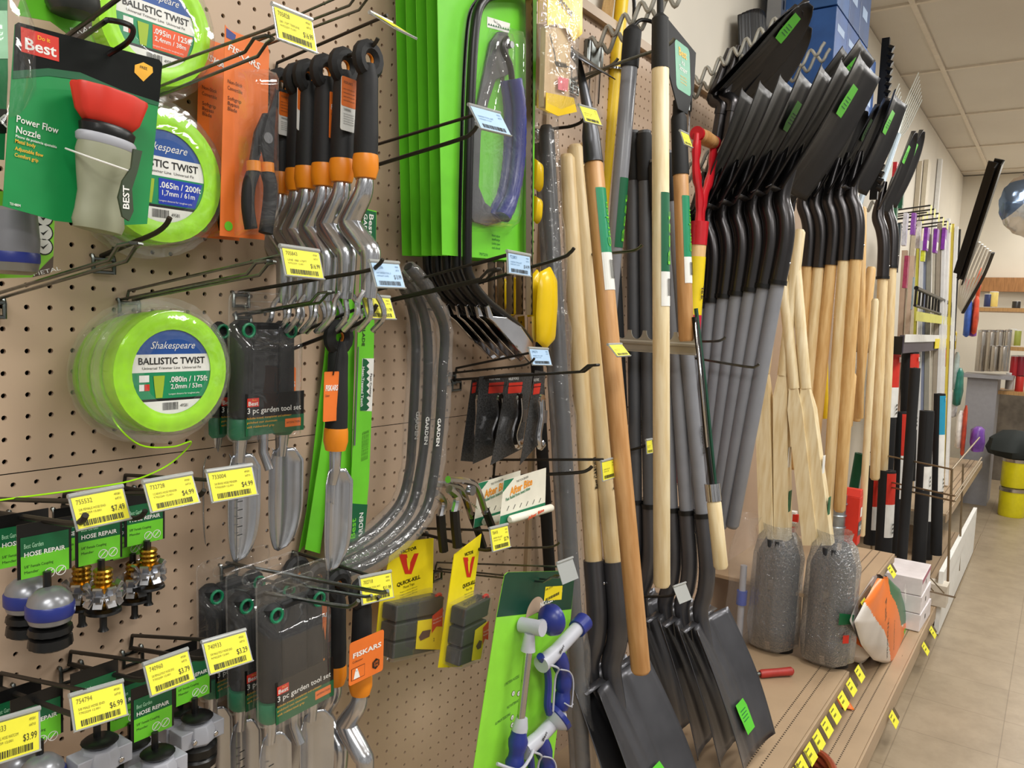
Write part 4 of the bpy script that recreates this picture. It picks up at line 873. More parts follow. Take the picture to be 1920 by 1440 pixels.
# victor style mouse trap packs
M_vy = mat('bright_yellow_card', '#f2dc1c', .45); M_trap = mat('trap_charcoal', '#3c3e3b', .5)
def trap_pack(label, out, box, d, vt, side):
    pl = Pl(*out[0], d); g = thing('mouse_trap_pack', label, 'mouse traps', pl.o); b = MB(); b.poly(pl.pts(*out), 0, M_vy, .0015); k = pl.h(*out[0], 1); vx, vy, vw = vt
    z = pl(vx, vy); b.text('VICTOR', z[0], z[1], 6*k, -.0006, M_black, 'c', fit=vw*1.3*k, bold=.03)
    b.poly(pl.pts((vx-vw*.55, vy+5), (vx-vw*.1, vy+5), (vx+.5, vy+26), (vx+vw*.3, vy+4), (vx+vw*.55, vy+3), (vx+vw*.15, vy+42), (vx-vw*.2, vy+42)), -.0006, M_red)
    b.poly(pl.pts((vx-vw*.12, vy+12), (vx+vw*.1, vy+12), (vx+vw*.05, vy+30), (vx, vy+36), (vx-vw*.08, vy+26)), -.0008, M_vy)
    z = pl(vx, vy+58); b.text('QUICK-KILL', z[0], z[1], 7*k, -.0006, M_black, 'c', fit=vw*1.9*k, bold=.03); z = pl(vx, vy+66); b.text('Mouse Traps', z[0], z[1], 5*k, -.0006, M_black, 'c', fit=vw*.9*k)
    for i in range(3): z = pl(vx, vy+72+i*5); b.text('Pieges a souris efficaces', z[0], z[1], 2*k, -.0006, M_ink, 'c', fit=vw*1.4*k)
    b.build('backing_card', g, sharp=None)
    a_, c_, e_, f_ = [V((pl(*q)[0], 0, pl(*q)[1])) for q in box]; dp = V((0, -.034, 0)); b = MB()
    for t0, t1 in ((0, .3), (.36, .66), (.71, 1)):
        q = [a_.lerp(f_, t0), c_.lerp(e_, t0), c_.lerp(e_, t1), a_.lerp(f_, t1)]; b.add([p_-V((0, .002, 0)) for p_ in q]+[p_+dp for p_ in q], [(3, 2, 1, 0), (4, 5, 6, 7), (0, 1, 5, 4), (1, 2, 6, 5), (2, 3, 7, 6), (3, 0, 4, 7)], M_trap)
    b.build('black_traps', g, sharp=None, bevel=.002)
    b = MB(); w = c_.x-a_.x; q = [a_.lerp(f_, .45)+V((w*.45, 0, 0)), c_.lerp(e_, .38), e_, f_+V((w*.45, 0, 0))]; b.add([p_+dp*1.05 for p_ in q], [(0, 1, 2, 3)], M_vy)
    q0 = q[0]+dp*1.08; b.poly([(q0.x+w*.3, q0.z-.002), (q0.x+w*.53, q0.z+.006), (q0.x+w*.53, q0.z-.03), (q0.x+w*.4, q0.z-.025), (q0.x+w*.3, q0.z-.034)], q0.y, M_red)
    b.text('Quick kill', q0.x+w*.31, q0.z-.012, .003, q0.y-.0005, M_white, fit=w*.2); b.text('Action', q0.x+w*.31, q0.z-.018, .003, q0.y-.0005, M_white, fit=w*.18)
    b.poly([(q0.x+.003, q0.z-.03), (q0.x+.012, q0.z-.022), (q0.x+w*.28, q0.z-.026), (q0.x+w*.25, q0.z-.038), (q0.x+.008, q0.z-.038)], q0.y, mat('trap_brown_print', '#5a3a3a', .6)); b.text('2', q0.x+w*.33, q0.z-.05, .006, q0.y-.0004, M_black)
    b.build('front_label', g, sharp=None)
    b = MB(); t = c_+V((-.004, -.028, .004)); b.tube(bez([t+V((-.012, 0, 0)), t, t+V((.002, 0, -.012)), t+V((0, 0, -.02))], 3), .003, M_red, 7); b.build('red_lever', g)
    b = MB(); q = [a_+V((-.004, 0, .006)), c_+V((.004, 0, .008)), e_+V((.004, 0, -.004)), f_+V((-.004, 0, -.004))]; b.add(q+[p_+dp*1.15 for p_ in q], [(0, 1, 5, 4), (1, 2, 6, 5), (2, 3, 7, 6), (3, 0, 4, 7), (4, 5, 6, 7)], M_clr); b.build('clear_blister', g, sharp=None, bevel=.003)
trap_pack('yellow mouse trap pack, left one behind the 11.99 tag', [(736, 1018), (813, 1009), (810, 1208), (702, 1232), (712, 1130)], [(716, 1128), (806, 1110), (800, 1208), (708, 1226)], .07, (766, 1034, 34), 0)
trap_pack('yellow mouse trap pack, right one turned away on its own hook', [(852, 1040), (903, 1001), (888, 1110), (878, 1210), (866, 1250), (822, 1252)], [(845, 1135), (893, 1112), (872, 1225), (832, 1240)], .14, (879, 1040, 20), 0)

# ---------------------------------------------------------------- watering nozzle set
d = .24; pl = Pl(948, 1074, d); g = thing('nozzle_set_card', 'lime and dark green card of blue watering nozzles', 'hose nozzle', pl.o); b = MB(); k = pl.h(1000, 1200, 1)
b.poly(pl.pts((952, 1073), (1078, 1070), (1070, 1160), (1036, 1440), (1012, 1620), (850, 1620), (888, 1440), (931, 1157), (946, 1078)), 0, M_lime2, .001)
b.poly(pl.pts((952, 1073), (1078, 1070), (1071, 1142), (931, 1157), (946, 1078)), -.0004, mat('dark_green_print', '#0b3f2c', .45))
b.ring(pl(1003, 1150), .030, .0, -.0006, mat('pegboard_paint'), a0=0, a1=PI, n=20)
for t, x, y, h, f in (('WATERING', 1022, 1126, 9, 46), ('NOZZLE SET', 1012, 1139, 9, 50)): z = pl(x, y); b.text(t, z[0], z[1], h*k, -.0008, M_white, fit=f*k*1.25, bold=.03)
b.poly(pl.pts((1022, 1100), (1054, 1098), (1052, 1124), (1019, 1126)), -.0010, M_vy); z = pl(1022, 1108); b.text('4998  $19.99', z[0], z[1], 4*k, -.0013, M_ink, fit=24*k); z0 = pl(1022, 1122); z1 = pl(1048, 1114); b.bars(z0[0], z1[0], z0[1], z1[1], -.0013, M_ink, 16)
for t, x, y in (('5 PATTERN NOZZLE', 945, 1287), ('MULTI PATTERN NOZZLE', 950, 1330), ('ALUMINUM TELESCOPING', 928, 1360)): z = pl(x, y); b.text(t, z[0], z[1], 5*k, -.0006, mat('dark_green_print'), fit=k*44)
for i in range(3): z = pl(962+i*10, 1300); icon(b, z[0], z[1], .005, -.0006); z = pl(960, 1345+i*14); icon(b, z[0], z[1], .005, -.0006)
b.build('backing_card', g, sharp=None)
SC = .86
P3 = lambda x, y, dy=.02: V((pl(x, y)[0], -dy, pl(x, y)[1]))
M_lg = mat('light_grey_plastic', '#b4b6bf', .35)
b = MB(); b.tube([P3(973, 1170, .005), P3(973, 1165, .05)], .0135, M_lg, 20); b.tube([P3(968, 1180, .028), P3(965, 1212, .028)], [.009, .013], M_lg, 16); b.tube([P3(985, 1163, .03), P3(1000, 1160, .03)], .009, M_lg, 12); b.build('wand_elbow', g)
b = MB(); b.lathe([(.006, 0), (.016, .004), (.0265, .014), (.029, .026), (.0265, .032), (0, .033)], M_blue, P3(992, 1161, .028), (1, -.25, .05), n=28); b.build('spray_head', g)
b = MB(); b.tube([P3(966, 1210, .028), P3(951, 1345, .028)], .0072, M_chrome, 14); b.build('chrome_tube', g)
b = MB(); b.tube([P3(954, 1335, .028), P3(951, 1352, .028), P3(949, 1362, .028)], [.01, .0135, .0135], M_lg, 14); b.build('wand_collar', g)
b = MB(); b.tube(bez([P3(949, 1360, .028), P3(944, 1400, .028), P3(938, 1440, .028), P3(930, 1520, .028)], 4), [.0135, .014, .0175, .0165]*3+[.016], M_blue, 14); b.build('wand_grip', g)
b = MB(); b.tube(bez([P3(960, 1390, .045), P3(950, 1405, .048), P3(930, 1425, .048), P3(905, 1420, .03)], 5), .003, M_lg, 8); b.build('wand_trigger', g)
def pistol(x, y, nm):
    q = lambda a_, c_, dy=.028: P3(x+a_, y+c_, dy)
    b = MB(); b.tube([q(62, -22), q(20, 22), q(-8, 46)], [.0135, .0135, .0155], M_lg, 18); b.text('Best', (q(20, 15)).x, q(20, 15).z, .008, -.0425, M_ink, 'c', rot=.75, bold=.03, fit=.017); b.build(nm+'_barrel', g)
    b = MB()
    if nm == 'pistol': b.tube([q(60, -20), q(74, -34)], [.0175, .0185], M_blue, 18)
    else: b.lathe([(.010, 0), (.02, .008), (.027, .016)], M_lg, q(42, -2), (.8, -.3, .55), n=24); b.lathe([(.027, .016), (.029, .018), (.029, .026), (.02, .028), (0, .028)], M_blue, q(42, -2), (.8, -.3, .55), n=28, fn=lambda a_, h: 1+.03*math.cos(a_*12))
    b.build(nm+'_bezel', g)
    b = MB(); b.tube(bez([q(20, 20), q(33, 60), q(34, 95), q(28, 128)], 4), [.013, .0155, .0165, .016]*3+[.0145], M_blue, 14); b.build(nm+'_grip', g)
    b = MB(); b.tube(bez([q(14, 50, .045), q(32, 55, .045), q(38, 75, .046), q(35, 120, .046)], 4), .0014, M_lg, 6); b.tube(bez([q(22, 112, .045), q(32, 118, .046), q(38, 114, .045)], 4), .0014, M_lg, 6); b.build(nm+'_trim', g)
    b = MB(); b.tube(bez([q(-10, 30), q(2, 50), q(6, 80), q(4, 120), q(8, 136)], 4), .0068, M_blue, 8); b.tube(bez([q(-8, 42, .04), q(10, 48, .045), q(12, 70, .036), q(8, 130, .036)], 4), .002, M_lg, 6); b.build(nm+'_trigger', g)
pistol(998, 1192, 'pistol'); pistol(966, 1352, 'shower')

# ---------------------------------------------------------------- traps and yellow bags above
def bag_shell(b, pts, y0, dpt, m, n=10):
    "soft pouch: outline bulging towards the aisle"
    c = (sum(p_[0] for p_ in pts)/len(pts), sum(p_[1] for p_ in pts)/len(pts)); N = len(pts); vs = []; fs = []
    for j in range(n+1):
        t = j/n; s = math.cos(t*PI/2); 
        for p_ in pts: vs.append((c[0]+(p_[0]-c[0])*s, y0-dpt*math.sin(t*PI/2)*(1), c[1]+(p_[1]-c[1])*s))
    for j in range(n):
        for i in range(N): fs.append((j*N+i, j*N+(i+1) % N, (j+1)*N+(i+1) % N, (j+1)*N+i))
    b.add(vs, fs, m)
M_wd = wood('trap_pine', '#d8bd92', '#c5a67a'); M_ybag = mat('yellow_film', '#e8c313', .25, bump=.5, scale=18)
def mtrap(label, x, y, d, s=1.):
    pl = Pl(x, y, d); g = thing('rat_trap', label, 'rat trap', pl.o); P3 = lambda a_, c_, dy=.0: V((pl(x+a_, y+c_)[0], -dy, pl(x+a_, y+c_)[1])); k = pl.h(x, y, 1); b = MB()
    b.poly(pl.pts((x+4, y+45), (x+52, y+50), (x+46, y+205), (x, y+195)), -.004, M_wd, .011); b.build('wooden_base', g, sharp=None)
    b = MB(); b.tube(bez([P3(8, 60, .008), P3(14, 100, .012), P3(16, 120, .014), P3(44, 124, .012), P3(46, 150, .01)], 4), .0012, M_wire, 6); b.tube([P3(18+i*1.5, 115+(4 if i % 2 else -4)+i*.4, .01) for i in range(14)], .0012, M_wire, 5); b.build('spring_wire', g)
    b = MB(); b.poly(pl.pts((x+22, y+140), (x+42, y+144), (x+40, y+168), (x+22, y+164)), -.0098, mat('pink_print', '#e0707a', .5)); b.build('red_print_square', g, sharp=None)
    b = MB(); b.poly(pl.pts((x, y-60), (x+66, y-50), (x+66, y+60), (x+50, y+74), (x+30, y+40), (x, y+45)), -.012, M_ybag, .001); z = pl(x+20, y+2); b.text('VICTOR', z[0], z[1], 12*k, -.0135, M_black, rot=-.25, fit=56*k, bold=.03)
    b.poly(pl.pts((x-2, y+170), (x+50, y+180), (x+56, y+206), (x+20, y+214), (x-3, y+203)), -.012, M_ybag, .001); b.build('yellow_print_film', g, sharp=None)
    b = MB(); bag_shell(b, pl.pts((x-4, y-60), (x+66, y-55), (x+64, y+60), (x+58, y+205), (x+25, y+218), (x-6, y+205)), 0, .024, M_wrap, 8); b.build('clear_bag', g, sharp=80)
mtrap('wooden rat trap in a yellow printed bag, nearest', 1016, 5, .16); mtrap('wooden rat trap in a yellow printed bag behind the nearest', 1000, 0, .11)
def ybag(label, out, d, dp=.018, m=None):
    pl = Pl(*out[0], d); b = MB(); bag_shell(b, pl.pts(*out), 0, dp, m or M_ybag, 8); b.rect(0, 0, .0001, .0001, 0, M_ybag) if False else None
    o = b.build('yellow_bag', None, pl.o, sharp=70); tag(o, label, 'plastic bag'); return o
ybag('yellow plastic pouch hanging between bow saws and wooden handles', [(1012, 510), (1030, 500), (1040, 520), (1041, 570), (1036, 640), (1022, 655), (1006, 640), (1005, 590), (1008, 540)], .14)
ybag('yellow plastic pouch just behind the front pouch', [(994, 520), (1006, 505), (1010, 560), (1008, 640), (996, 645), (988, 590)], .10)
ybag('yellow pouch seen between the black saw blades', [(962, 520), (972, 520), (972, 590), (958, 592)], .02)
ybag('yellow strip of packaging left of the saw blades', [(938, 520), (946, 522), (945, 580), (934, 575)], .015)
ybag('small yellow pouch below the rat traps, upper of two', [(998, 296), (1010, 305), (1010, 360), (997, 350)], .1)
ybag('small yellow pouch below the rat traps, lower of two', [(998, 366), (1009, 372), (1006, 420), (996, 410)], .1)
# ---------------------------------------------------------------- long handled tools
W_ash = wood('ash_wood', '#ecd7ab', '#dcbf8a'); W_oak = wood('oak_wood', '#cf9f6a', '#b98650'); W_pale = wood('pale_pine', '#ecdcb6', '#dcc596'); W_hon = wood('honey_wood', '#e0bd84', '#cda266')
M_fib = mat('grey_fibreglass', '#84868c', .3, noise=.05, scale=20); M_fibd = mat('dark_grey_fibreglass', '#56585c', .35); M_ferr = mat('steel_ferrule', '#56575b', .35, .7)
M_ypole = mat('yellow_fibreglass', '#e6c21e', .35); M_redp = mat('red_paint', '#c4202a', .25, coat=.3); M_navl = mat('tool_label_green', '#0d5f3c', .45)
def aim2(a, b, s=1):
    z = (V(b)-V(a)).normalized(); x = (V((s, 0, 0))-z*(z.x*s)).normalized(); y = z.cross(x)
    return Matrix((x, y, z)).transposed().to_euler()
def root(name, label, cat, o, toward, s=1, group=None): return thing(name, label, cat, o, aim2(o, toward, s), group)
def label_band(g, z0, z1, r, col, white=.0, txt=None, name='paper_label', a0=PI*1.15, a1=PI*1.85):
    "a label wrapped round the pole's aisle side"
    b = MB(); n = 10; R_ = r+.0006
    def fn(u, v): a = a0+(a1-a0)*u; return (R_*math.cos(a), R_*math.sin(a), z0+(z1-z0)*v)
    b.grid(fn, n, 1, col)
    if white:
        def f2(u, v): a = a0+(a1-a0)*u; return (R_*math.cos(a), R_*math.sin(a), z0-white+white*v)
        b.grid(f2, n, 1, M_white); b.bars(-r*.4, r*.4, z0-white*.7, z0-white*.2, -R_-.0005, M_black, 10)
    if txt: b.text(txt, r*.25, z0+.01, r*.6, -R_-.0007, mat('lime_card'), rot=PI/2, fit=(z1-z0)*.7)
    b.build(name, g, sharp=None)
def blade_mesh(w, L, kind, lean, y0=0., z0=0., m=None):
    "blade from its shoulders at z0 down to the tip, leaning towards -y"
    b = MB(); sl, cl = math.sin(lean), math.cos(lean)
    def fn(u, v):
        s = (u-.5)*2
        if kind == 'square': ww = w/2*(.90+.10*min(1, v*2)); cup = .022*(abs(s)**4)*(1-.6*v)+.010*s*s
        elif kind == 'scoop': ww = w/2*(.8+.2*min(1, v*1.5)); cup = .05*(abs(s)**3)*(1-.7*v)
        else: ww = w/2*(.92+.08*min(1, v*3))*(1 if v < .55 else math.sqrt(max(.002, 1-((v-.55)/.46)**2))); cup = .022*s*s
        ridge = .010*max(0, 1-abs(s)*5)*max(0, 1-v*1.7) + .004*math.exp(-((abs(s)-.45+.25*v)**2)/.006)*(1-v*.5)
        bow = -.02*math.sin(v*PI*.9)
        dn = v*L; f = cup-ridge*.9-bow*.6
        return (s*ww, y0-sl*dn-cl*f, z0-cl*dn+sl*f)
    b.grid(fn, 24, 20, m or M_gun); return b
def shovel(label, top, collar, Lblade=.30, w=.235, kind='square', lean=.38, hm=None, grip=None, up=False, shank=.30, r=.0185, sock=M_gun, lab=None, group=None, sticker=True, band=True):
    g = root('shovel', label, 'shovel', collar, top, -1 if up else 1, group); Lh = (V(top)-V(collar)).length; hm = hm or M_fib
    b = MB(); b.tube([(0, 0, -.02), (0, 0, Lh*.5), (0, 0, Lh)] if grip else [(0, 0, -.02), (0, 0, Lh*.5), (0, 0, Lh-.01), (0, 0, Lh)], [r*.93, r, r*.93] if grip else [r*.93, r, r*.9, r*.6], hm, 14); b.build('handle', g, sharp=60)
    if grip:
        b = MB(); b.tube([(0, 0, Lh-.13), (0, 0, Lh-.12), (0, 0, Lh-.02), (0, 0, Lh)], [r*1.0, r*1.15, r*1.2, r*.8], M_rub, 14); b.build('grip', g)
    if band: b = MB(); b.tube([(0, 0, -.004), (0, 0, .008)], r*1.22, M_blk, 16); b.build('collar_band', g)
    ys = .03; z1 = -shank
    b = MB(); pth = bez([(0, 0, 0), (0, 0, -shank*.45), (0, ys*.35, -shank*.7), (0, ys, -shank*.92), (0, ys*.72, -shank-.05), (0, ys*.2, -shank-.13)], 5); n = len(pth)
    b.tube(pth, [r*1.12 if i < n*.55 else r*(1.12-.75*((i-n*.55)/(n*.45))**1.3) for i in range(n)], sock, 14)
    b.lathe([(.004, 0), (.003, .002), (0, .003)], M_chrome, (0, -r*1.1, -.05), (0, -1, 0), n=8)
    b.build('socket', g, sharp=60)
    mb_ = mat('black_blade_paint', '#2a292a', .42, .4, noise=.15, scale=9) if up else M_gun; b = blade_mesh(w, Lblade, kind, lean, ys*.9, z1-.0, mb_); o = b.build('blade', g, solid=.0022, sharp=60)
    sl, cl = math.sin(lean), math.cos(lean)
    if kind != 'round':
        for s in (-1, 1):
            b = MB(); b.add([(s*w*.12, ys*.9+.0, z1), (s*w*.45, ys*.9, z1), (s*w*.45, ys*.9+.016*cl+.0, z1+.002-.016*sl*-1), (s*w*.12, ys*.9+.016*cl, z1+.002+.016*sl)], [(0, 1, 2, 3)], M_gun); b.build('foot_step', g, solid=.002)
    if sticker:
        b = MB(); t = (.5 if 'ash' in label else .62)*Lblade; sx = w*.22
        def P_(u, v, off=.0): dn = t+v; f = .010*0+.006+off; return (sx*0+u, ys*.9-sl*dn-cl*(f+.012), z1-cl*dn+sl*(f+.012))
        b.add([P_(-.03, 0), (P_(.022, 0)), P_(.03, .02), P_(.028, .075), P_(-.024, .075), P_(-.03, .02)], [(0, 1, 2, 3, 4, 5)], mat('lime_sticker', '#55c42e', .4)); 
        for i in range(4): b.add([P_(-.018, .02+i*.008, .0006), P_(.016, .02+i*.008, .0006), P_(.016, .022+i*.008, .0006), P_(-.018, .022+i*.008, .0006)], [(0, 1, 2, 3)], M_navl)
        b.build('sticker', g, sharp=None)
    if lab: label_band(g, *lab)
    return g
# grey transfer shovels standing on the shelf, blade down
xs = 1.9
G = [((1252, 285), (1317, 968), 'front one, lime sticker on its blade'), ((1243, 300), (1287, 962), 'second from the front'), ((1230, 300), (1259, 957), 'third from the front'), ((1208, 246), (1218, 950), 'fourth from the front'), ((1186, 246), (1192, 942), 'fifth, nearest the pegboard')]
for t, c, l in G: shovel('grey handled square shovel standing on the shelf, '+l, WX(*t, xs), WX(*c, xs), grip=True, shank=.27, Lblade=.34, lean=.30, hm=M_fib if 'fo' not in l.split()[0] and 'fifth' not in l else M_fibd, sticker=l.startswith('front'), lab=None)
# wood handled shovels with grey sockets
shovel('ash handled square shovel standing left, socket nearer the camera', WX(1062, 290, 1.51), WX(1113, 1050, 1.51), hm=W_ash, shank=.26, Lblade=.40, w=.26, lean=.34, r=.0212, band=False, sticker=False)
shovel('ash handled square shovel with big lime sticker, right of its twin', WX(1078, 272, 1.53), WX(1150, 1052, 1.53), hm=W_ash, shank=.26, Lblade=.40, w=.26, lean=.34, r=.0212, band=False)
for x, y, rt in ((1114, 900, 0), (1148, 910, 0)):
    pass
def brand_on(g_, z, r, t='Best GARDEN'):
    b = MB(); b.text(t, r*.3, z, r*.7, -r-.0012, M_ink, rot=PI/2, fit=.07, bold=.02); b.build('burnt_mark', g_, sharp=None)
for o in [o for o in bpy.data.objects if o.name.startswith('shovel') and o.parent is None]: brand_on(o, .16, .0200)
# plain poles
def pole(name, label, cat, a, b_, r, m, parts=(), n=14, ends=True, part='handle'):
    g = root(name, label, cat, a, b_); L = (V(b_)-V(a)).length; b = MB(); b.tube([(0, 0, 0), (0, 0, .006), (0, 0, L-.01), (0, 0, L)], [r*.8, r, r, r*.7], m, n); b.build(part, g, sharp=60); return g, L
# oak hoe hanging in front
a, t = WX(1202, 1262, 1.40), WX(1112, 300, 1.40); g, L = pole('garden_hoe', 'oak handled hoe with green band, bottom resting among shovel blades', 'hoe', a, t, .0195, W_oak)
b = MB(); b.tube([(0, 0, L-.005), (0, 0, L+.05), (0, .0, L+.09), (0, .012, L+.2), (0, .03, L+.235)], [.0205, .018, .012, .007, .007], M_ferr, 12); b.build('ferrule', g)
b = MB(); b.add([(-.03, .03, L+.24), (.03, .03, L+.24), (.075, -.03, L+.175), (-.075, -.03, L+.175)], [(0, 1, 2, 3)], M_ferr); b.build('hoe_blade', g, solid=.002)
label_band(g, L-.19, L-.06, .0195, mat('emerald_label', '#138a5e', .4), .075, 'Garden')
# zig wrapped grey poles
g, L = pole('wrapped_pole', 'grey pole bundle sleeved in clear plastic left of the ash handles', 'tool handle', WX(1094, 1452, 1.42), WX(1024, 236, 1.42), .0165, M_fibd, part='pole')
b = MB(); n = 40; rr = random.Random(5); b.tube([(.003*math.sin(i), .003*math.cos(i*1.3), -.02+(L+.05)*i/n) for i in range(n+1)], [.024+.004*rr.random() for i in range(n+1)], M_wrap, 14); b.build('plastic_sleeve', g, sharp=80)
b = MB(); b.tube([(.02, .03, 0), (.02, .03, L*.98)], .014, M_fib, 10); b.build('second_pole', g)
pole('tool_pole', 'ash tool handle with rounded top right behind the first ash shovel', 'tool handle', WX(1170, 1100, 1.62), WX(1098, 268, 1.62), .018, W_ash)
pole('tool_pole', 'black shaft against the board behind the insect bite cards', 'tool handle', W(1032, 1095, .03), W(1004, 640, .03), .014, M_rub)
# pale hoe with black ferrule, hanging
a, t = WX(1241, 1100, 1.5), WX(1238, 120, 1.5); g, L = pole('garden_cultivator', 'pale pole with black ferrule and green band hanging vertically in the wavy holder', 'cultivator', a, t, .0175, W_pale)
b = MB(); b.tube([(0, 0, L-.01), (0, 0, L+.09), (0, 0, L+.1), (0, 0, L+.16)], [.0185, .017, .007, .006], M_rub, 12); b.build('ferrule', g)
b = MB(); b.tube(bez([(0, 0, L+.15), (.0, .01, L+.19), (.01, -.03, L+.2), (.015, -.06, L+.16)], 4), .005, M_ferr, 8); b.build('hook_head', g); b = MB(); b.tube(bez([(0, 0, L+.14), (-.03, .01, L+.18), (-.04, -.03, L+.19), (-.045, -.06, L+.15)], 4), .005, M_ferr, 8); b.build('tine', g)
label_band(g, L-.42, L-.26, .0176, M_navl, .07, 'Best'); 
# grey cultivator with curved black tine
a, t = WX(1133, 700, 1.66), WX(1181, 118, 1.66); g, L = pole('garden_cultivator', 'grey pole with black cap and curved black tines right of the yellow pole', 'cultivator', a, t, .0185, M_fib)
b = MB(); b.tube([(0, 0, L-.01), (0, 0, L+.07), (0, 0, L+.08)], [.021, .021, .012], M_rub, 14); b.build('cap', g)
b = MB(); b.tube(bez([(0, 0, L+.07), (0, 0, L+.12), (-.02, 0, L+.18), (-.05, -.02, L+.24)], 5), .0045, M_blk, 8); b.build('tine', g); b = MB(); b.tube(bez([(0, 0, L+.08), (.02, -.01, L+.1), (.06, -.03, L+.1), (.09, -.04, L+.08)], 5), .0045, M_blk, 8); b.build('tine', g)
label_band(g, L-.42, L-.26, .0186, M_navl, 0, 'Best')
a, t = WX(1112, 560, 1.78), WX(1170, -40, 1.78); g, L = pole('garden_rake', 'yellow pole with a bamboo fan rake tied behind it', 'rake', a, t, .0165, M_ypole)
b = MB(); b.tube([(0, 0, L-.22), (0, 0, L-.215)], .026, M_chrome, 14); b.build('steel_clamp', g)
Wb = wood('bamboo', '#c9a468', '#a98449')
b = MB()
for i in range(10): b.tube([(-.012-.003*i, .015, L-.4+.02*i), (-.02-.005*i, .015, L-.1), (-.012-.002*i, .01, L+.1)], .003, Wb, 5)
b.build('bamboo_tines', g)
for i, (px, py, pb) in enumerate(((1140, 245, 1165), (1120, 252, 1130))): pole('tool_pole', ('black gripped dark pole between yellow pole and grey shovel grips', 'black gripped dark pole left of the yellow pole')[i], 'tool handle', WX(pb, 800, 1.85), WX(px, py, 1.85), .0185, M_rub)
# ice scraper
a, t = WX(1287, 640, 1.72), WX(1276, 320, 1.72); g, L = pole('ice_scraper', 'long scraper with black plate and green print above the red fork', 'scraper', a, t, .0175, W_oak)
b = MB(); b.tube([(0, 0, L-.01), (0, 0, L+.12), (0, 0, L+.13), (0, 0, L+.16)], [.0195, .018, .014, .012], M_rub, 12); b.build('shaft', g)
b = MB(); b.poly([(-.035, L+.13), (.02, L+.13), (.065, L+.2), (.085, L+.29), (-.085, L+.32), (-.08, L+.2)], -.014, mat('matte_black_plate', '#1b1c1d', .7), .003); b.build('scraper_plate', g, bevel=.001)
b = MB(); b.poly(rrect(-.042, L+.175, .042, L+.285, .012), -.0145, mat('emerald_label')); b.text('Best', 0, L+.255, .018, -.015, mat('gold_print'), 'c', bold=.02); b.text('Ice', 0, L+.237, .012, -.015, M_white, 'c'); b.text('Scraper', 0, L+.222, .012, -.015, M_white, 'c', fit=.045)
for i in range(3): b.text('tempered blade', 0, L+.208-i*.007, .004, -.015, mat('gold_print'), 'c')
b.build('printed_label', g, sharp=None); label_band(g, L-.2, L-.06, .0176, mat('emerald_label'), .06, 'Garden')
# red D grip fork
xr = 1.95; a, t = WX(1298, 610, xr), WX(1310, 445, xr); g, L = pole('digging_fork', 'red D grip fork with yellow and red tape on its wooden shaft', 'garden fork', a, t, .021, W_hon)
b = MB(); b.tube([(0, 0, L-.02), (0, 0, L+.04)], [.0225, .0235], M_redp, 14)
for s in (-1, 1): b.tube(bez([(s*.006, 0, L+.03), (s*.014, 0, L+.1), (s*.052, 0, L+.17), (s*.056, 0, L+.25)], 5), [.018, .017, .015, .014]*5+[.014], M_redp, 10, flat=.6)
for s in (-1, 1): b.lathe([(.018, 0), (.018, .012)], M_redp, (s*.056-.006, 0, L+.25), (1, 0, 0), n=16)
b.build('yoke', g)
b = MB(); b.tube([(-.05, 0, L+.25), (0, 0, L+.25), (.05, 0, L+.25)], [.017, .0195, .017], W_oak, 14); b.build('wooden_grip', g)
b = MB(); b.tube([(0, 0, L-.2), (0, 0, L-.05)], .0222, mat('yellow_tape', '#ecd01a', .5), 16, caps=False); b.text('99L', .004, L-.16, .018, -.0232, mat('brown_print'), rot=PI/2); b.build('yellow_tape', g)
b = MB(); b.tube([(0, 0, L-.24), (0, 0, L-.2)], .0224, mat('crimson_tape', '#c8203f', .5), 16, caps=False); b.build('red_tape', g)
b = MB(); b.tube([(0, .012, -.42), (0, .012, 0)], .013, M_redp, 10); b.build('lower_shaft', g)
# holders with wavy prongs
def wavy(label, b0, t0, n=7, amp=.016, wid=.034, zz=0.):
    B = W(*b0, 0.0); T = WX(*t0, B.x); g = thing('wavy_tool_holder', label, 'hook', B, group=None); v = T-B
    for s in (-1, 1):
        b = MB(); pts = []
        for i in range(n*10+1):
            t = i/(n*10); pts.append(V((s*wid, 0, 0))+v*t+V((0, 0, amp*math.sin(t*n*2*PI))))
        pts.append(pts[-1]+V((0, -.01, .015))); b.tube(pts, .0052, mat('holder_wire', '#a9a79e', .4, .4), 7); b.build('wavy_prong', g)
    b = MB(); b.box((0, -.006, -.01), (wid*2+.03, .008, .05), M_wire); b.tube([(-wid, -.01, -.12), (-wid, -.01, .02), (wid, -.01, .02), (wid, -.01, -.12)], .003, M_chrome, 6); b.build('wall_plate', g); return g
wavy('grey wavy two prong holder high above the pale pole', (1110, 95), (1268, -15), 5, wid=.024)
wavy('grey wavy two prong holder carrying the topmost black shovel blades', (1280, 180), (1478, 40), 8)
wavy('grey wavy holder behind the second row of black blades', (1385, 205), (1545, 95), 6)
wavy('grey wavy two prong holder under the scraper, right of the red D grip', (1262, 345), (1392, 255), 4, wid=.022)
wavy('grey wavy holder in front of the second set of black blades', (1495, 285), (1608, 210), 4, wid=.024)
wavy('short grey wavy holder at the necks of the square blades', (1440, 400), (1530, 345), 3, wid=.02)
wavy('short grey wavy holder by the garden forks', (1600, 410), (1648, 375), 3, wid=.02)
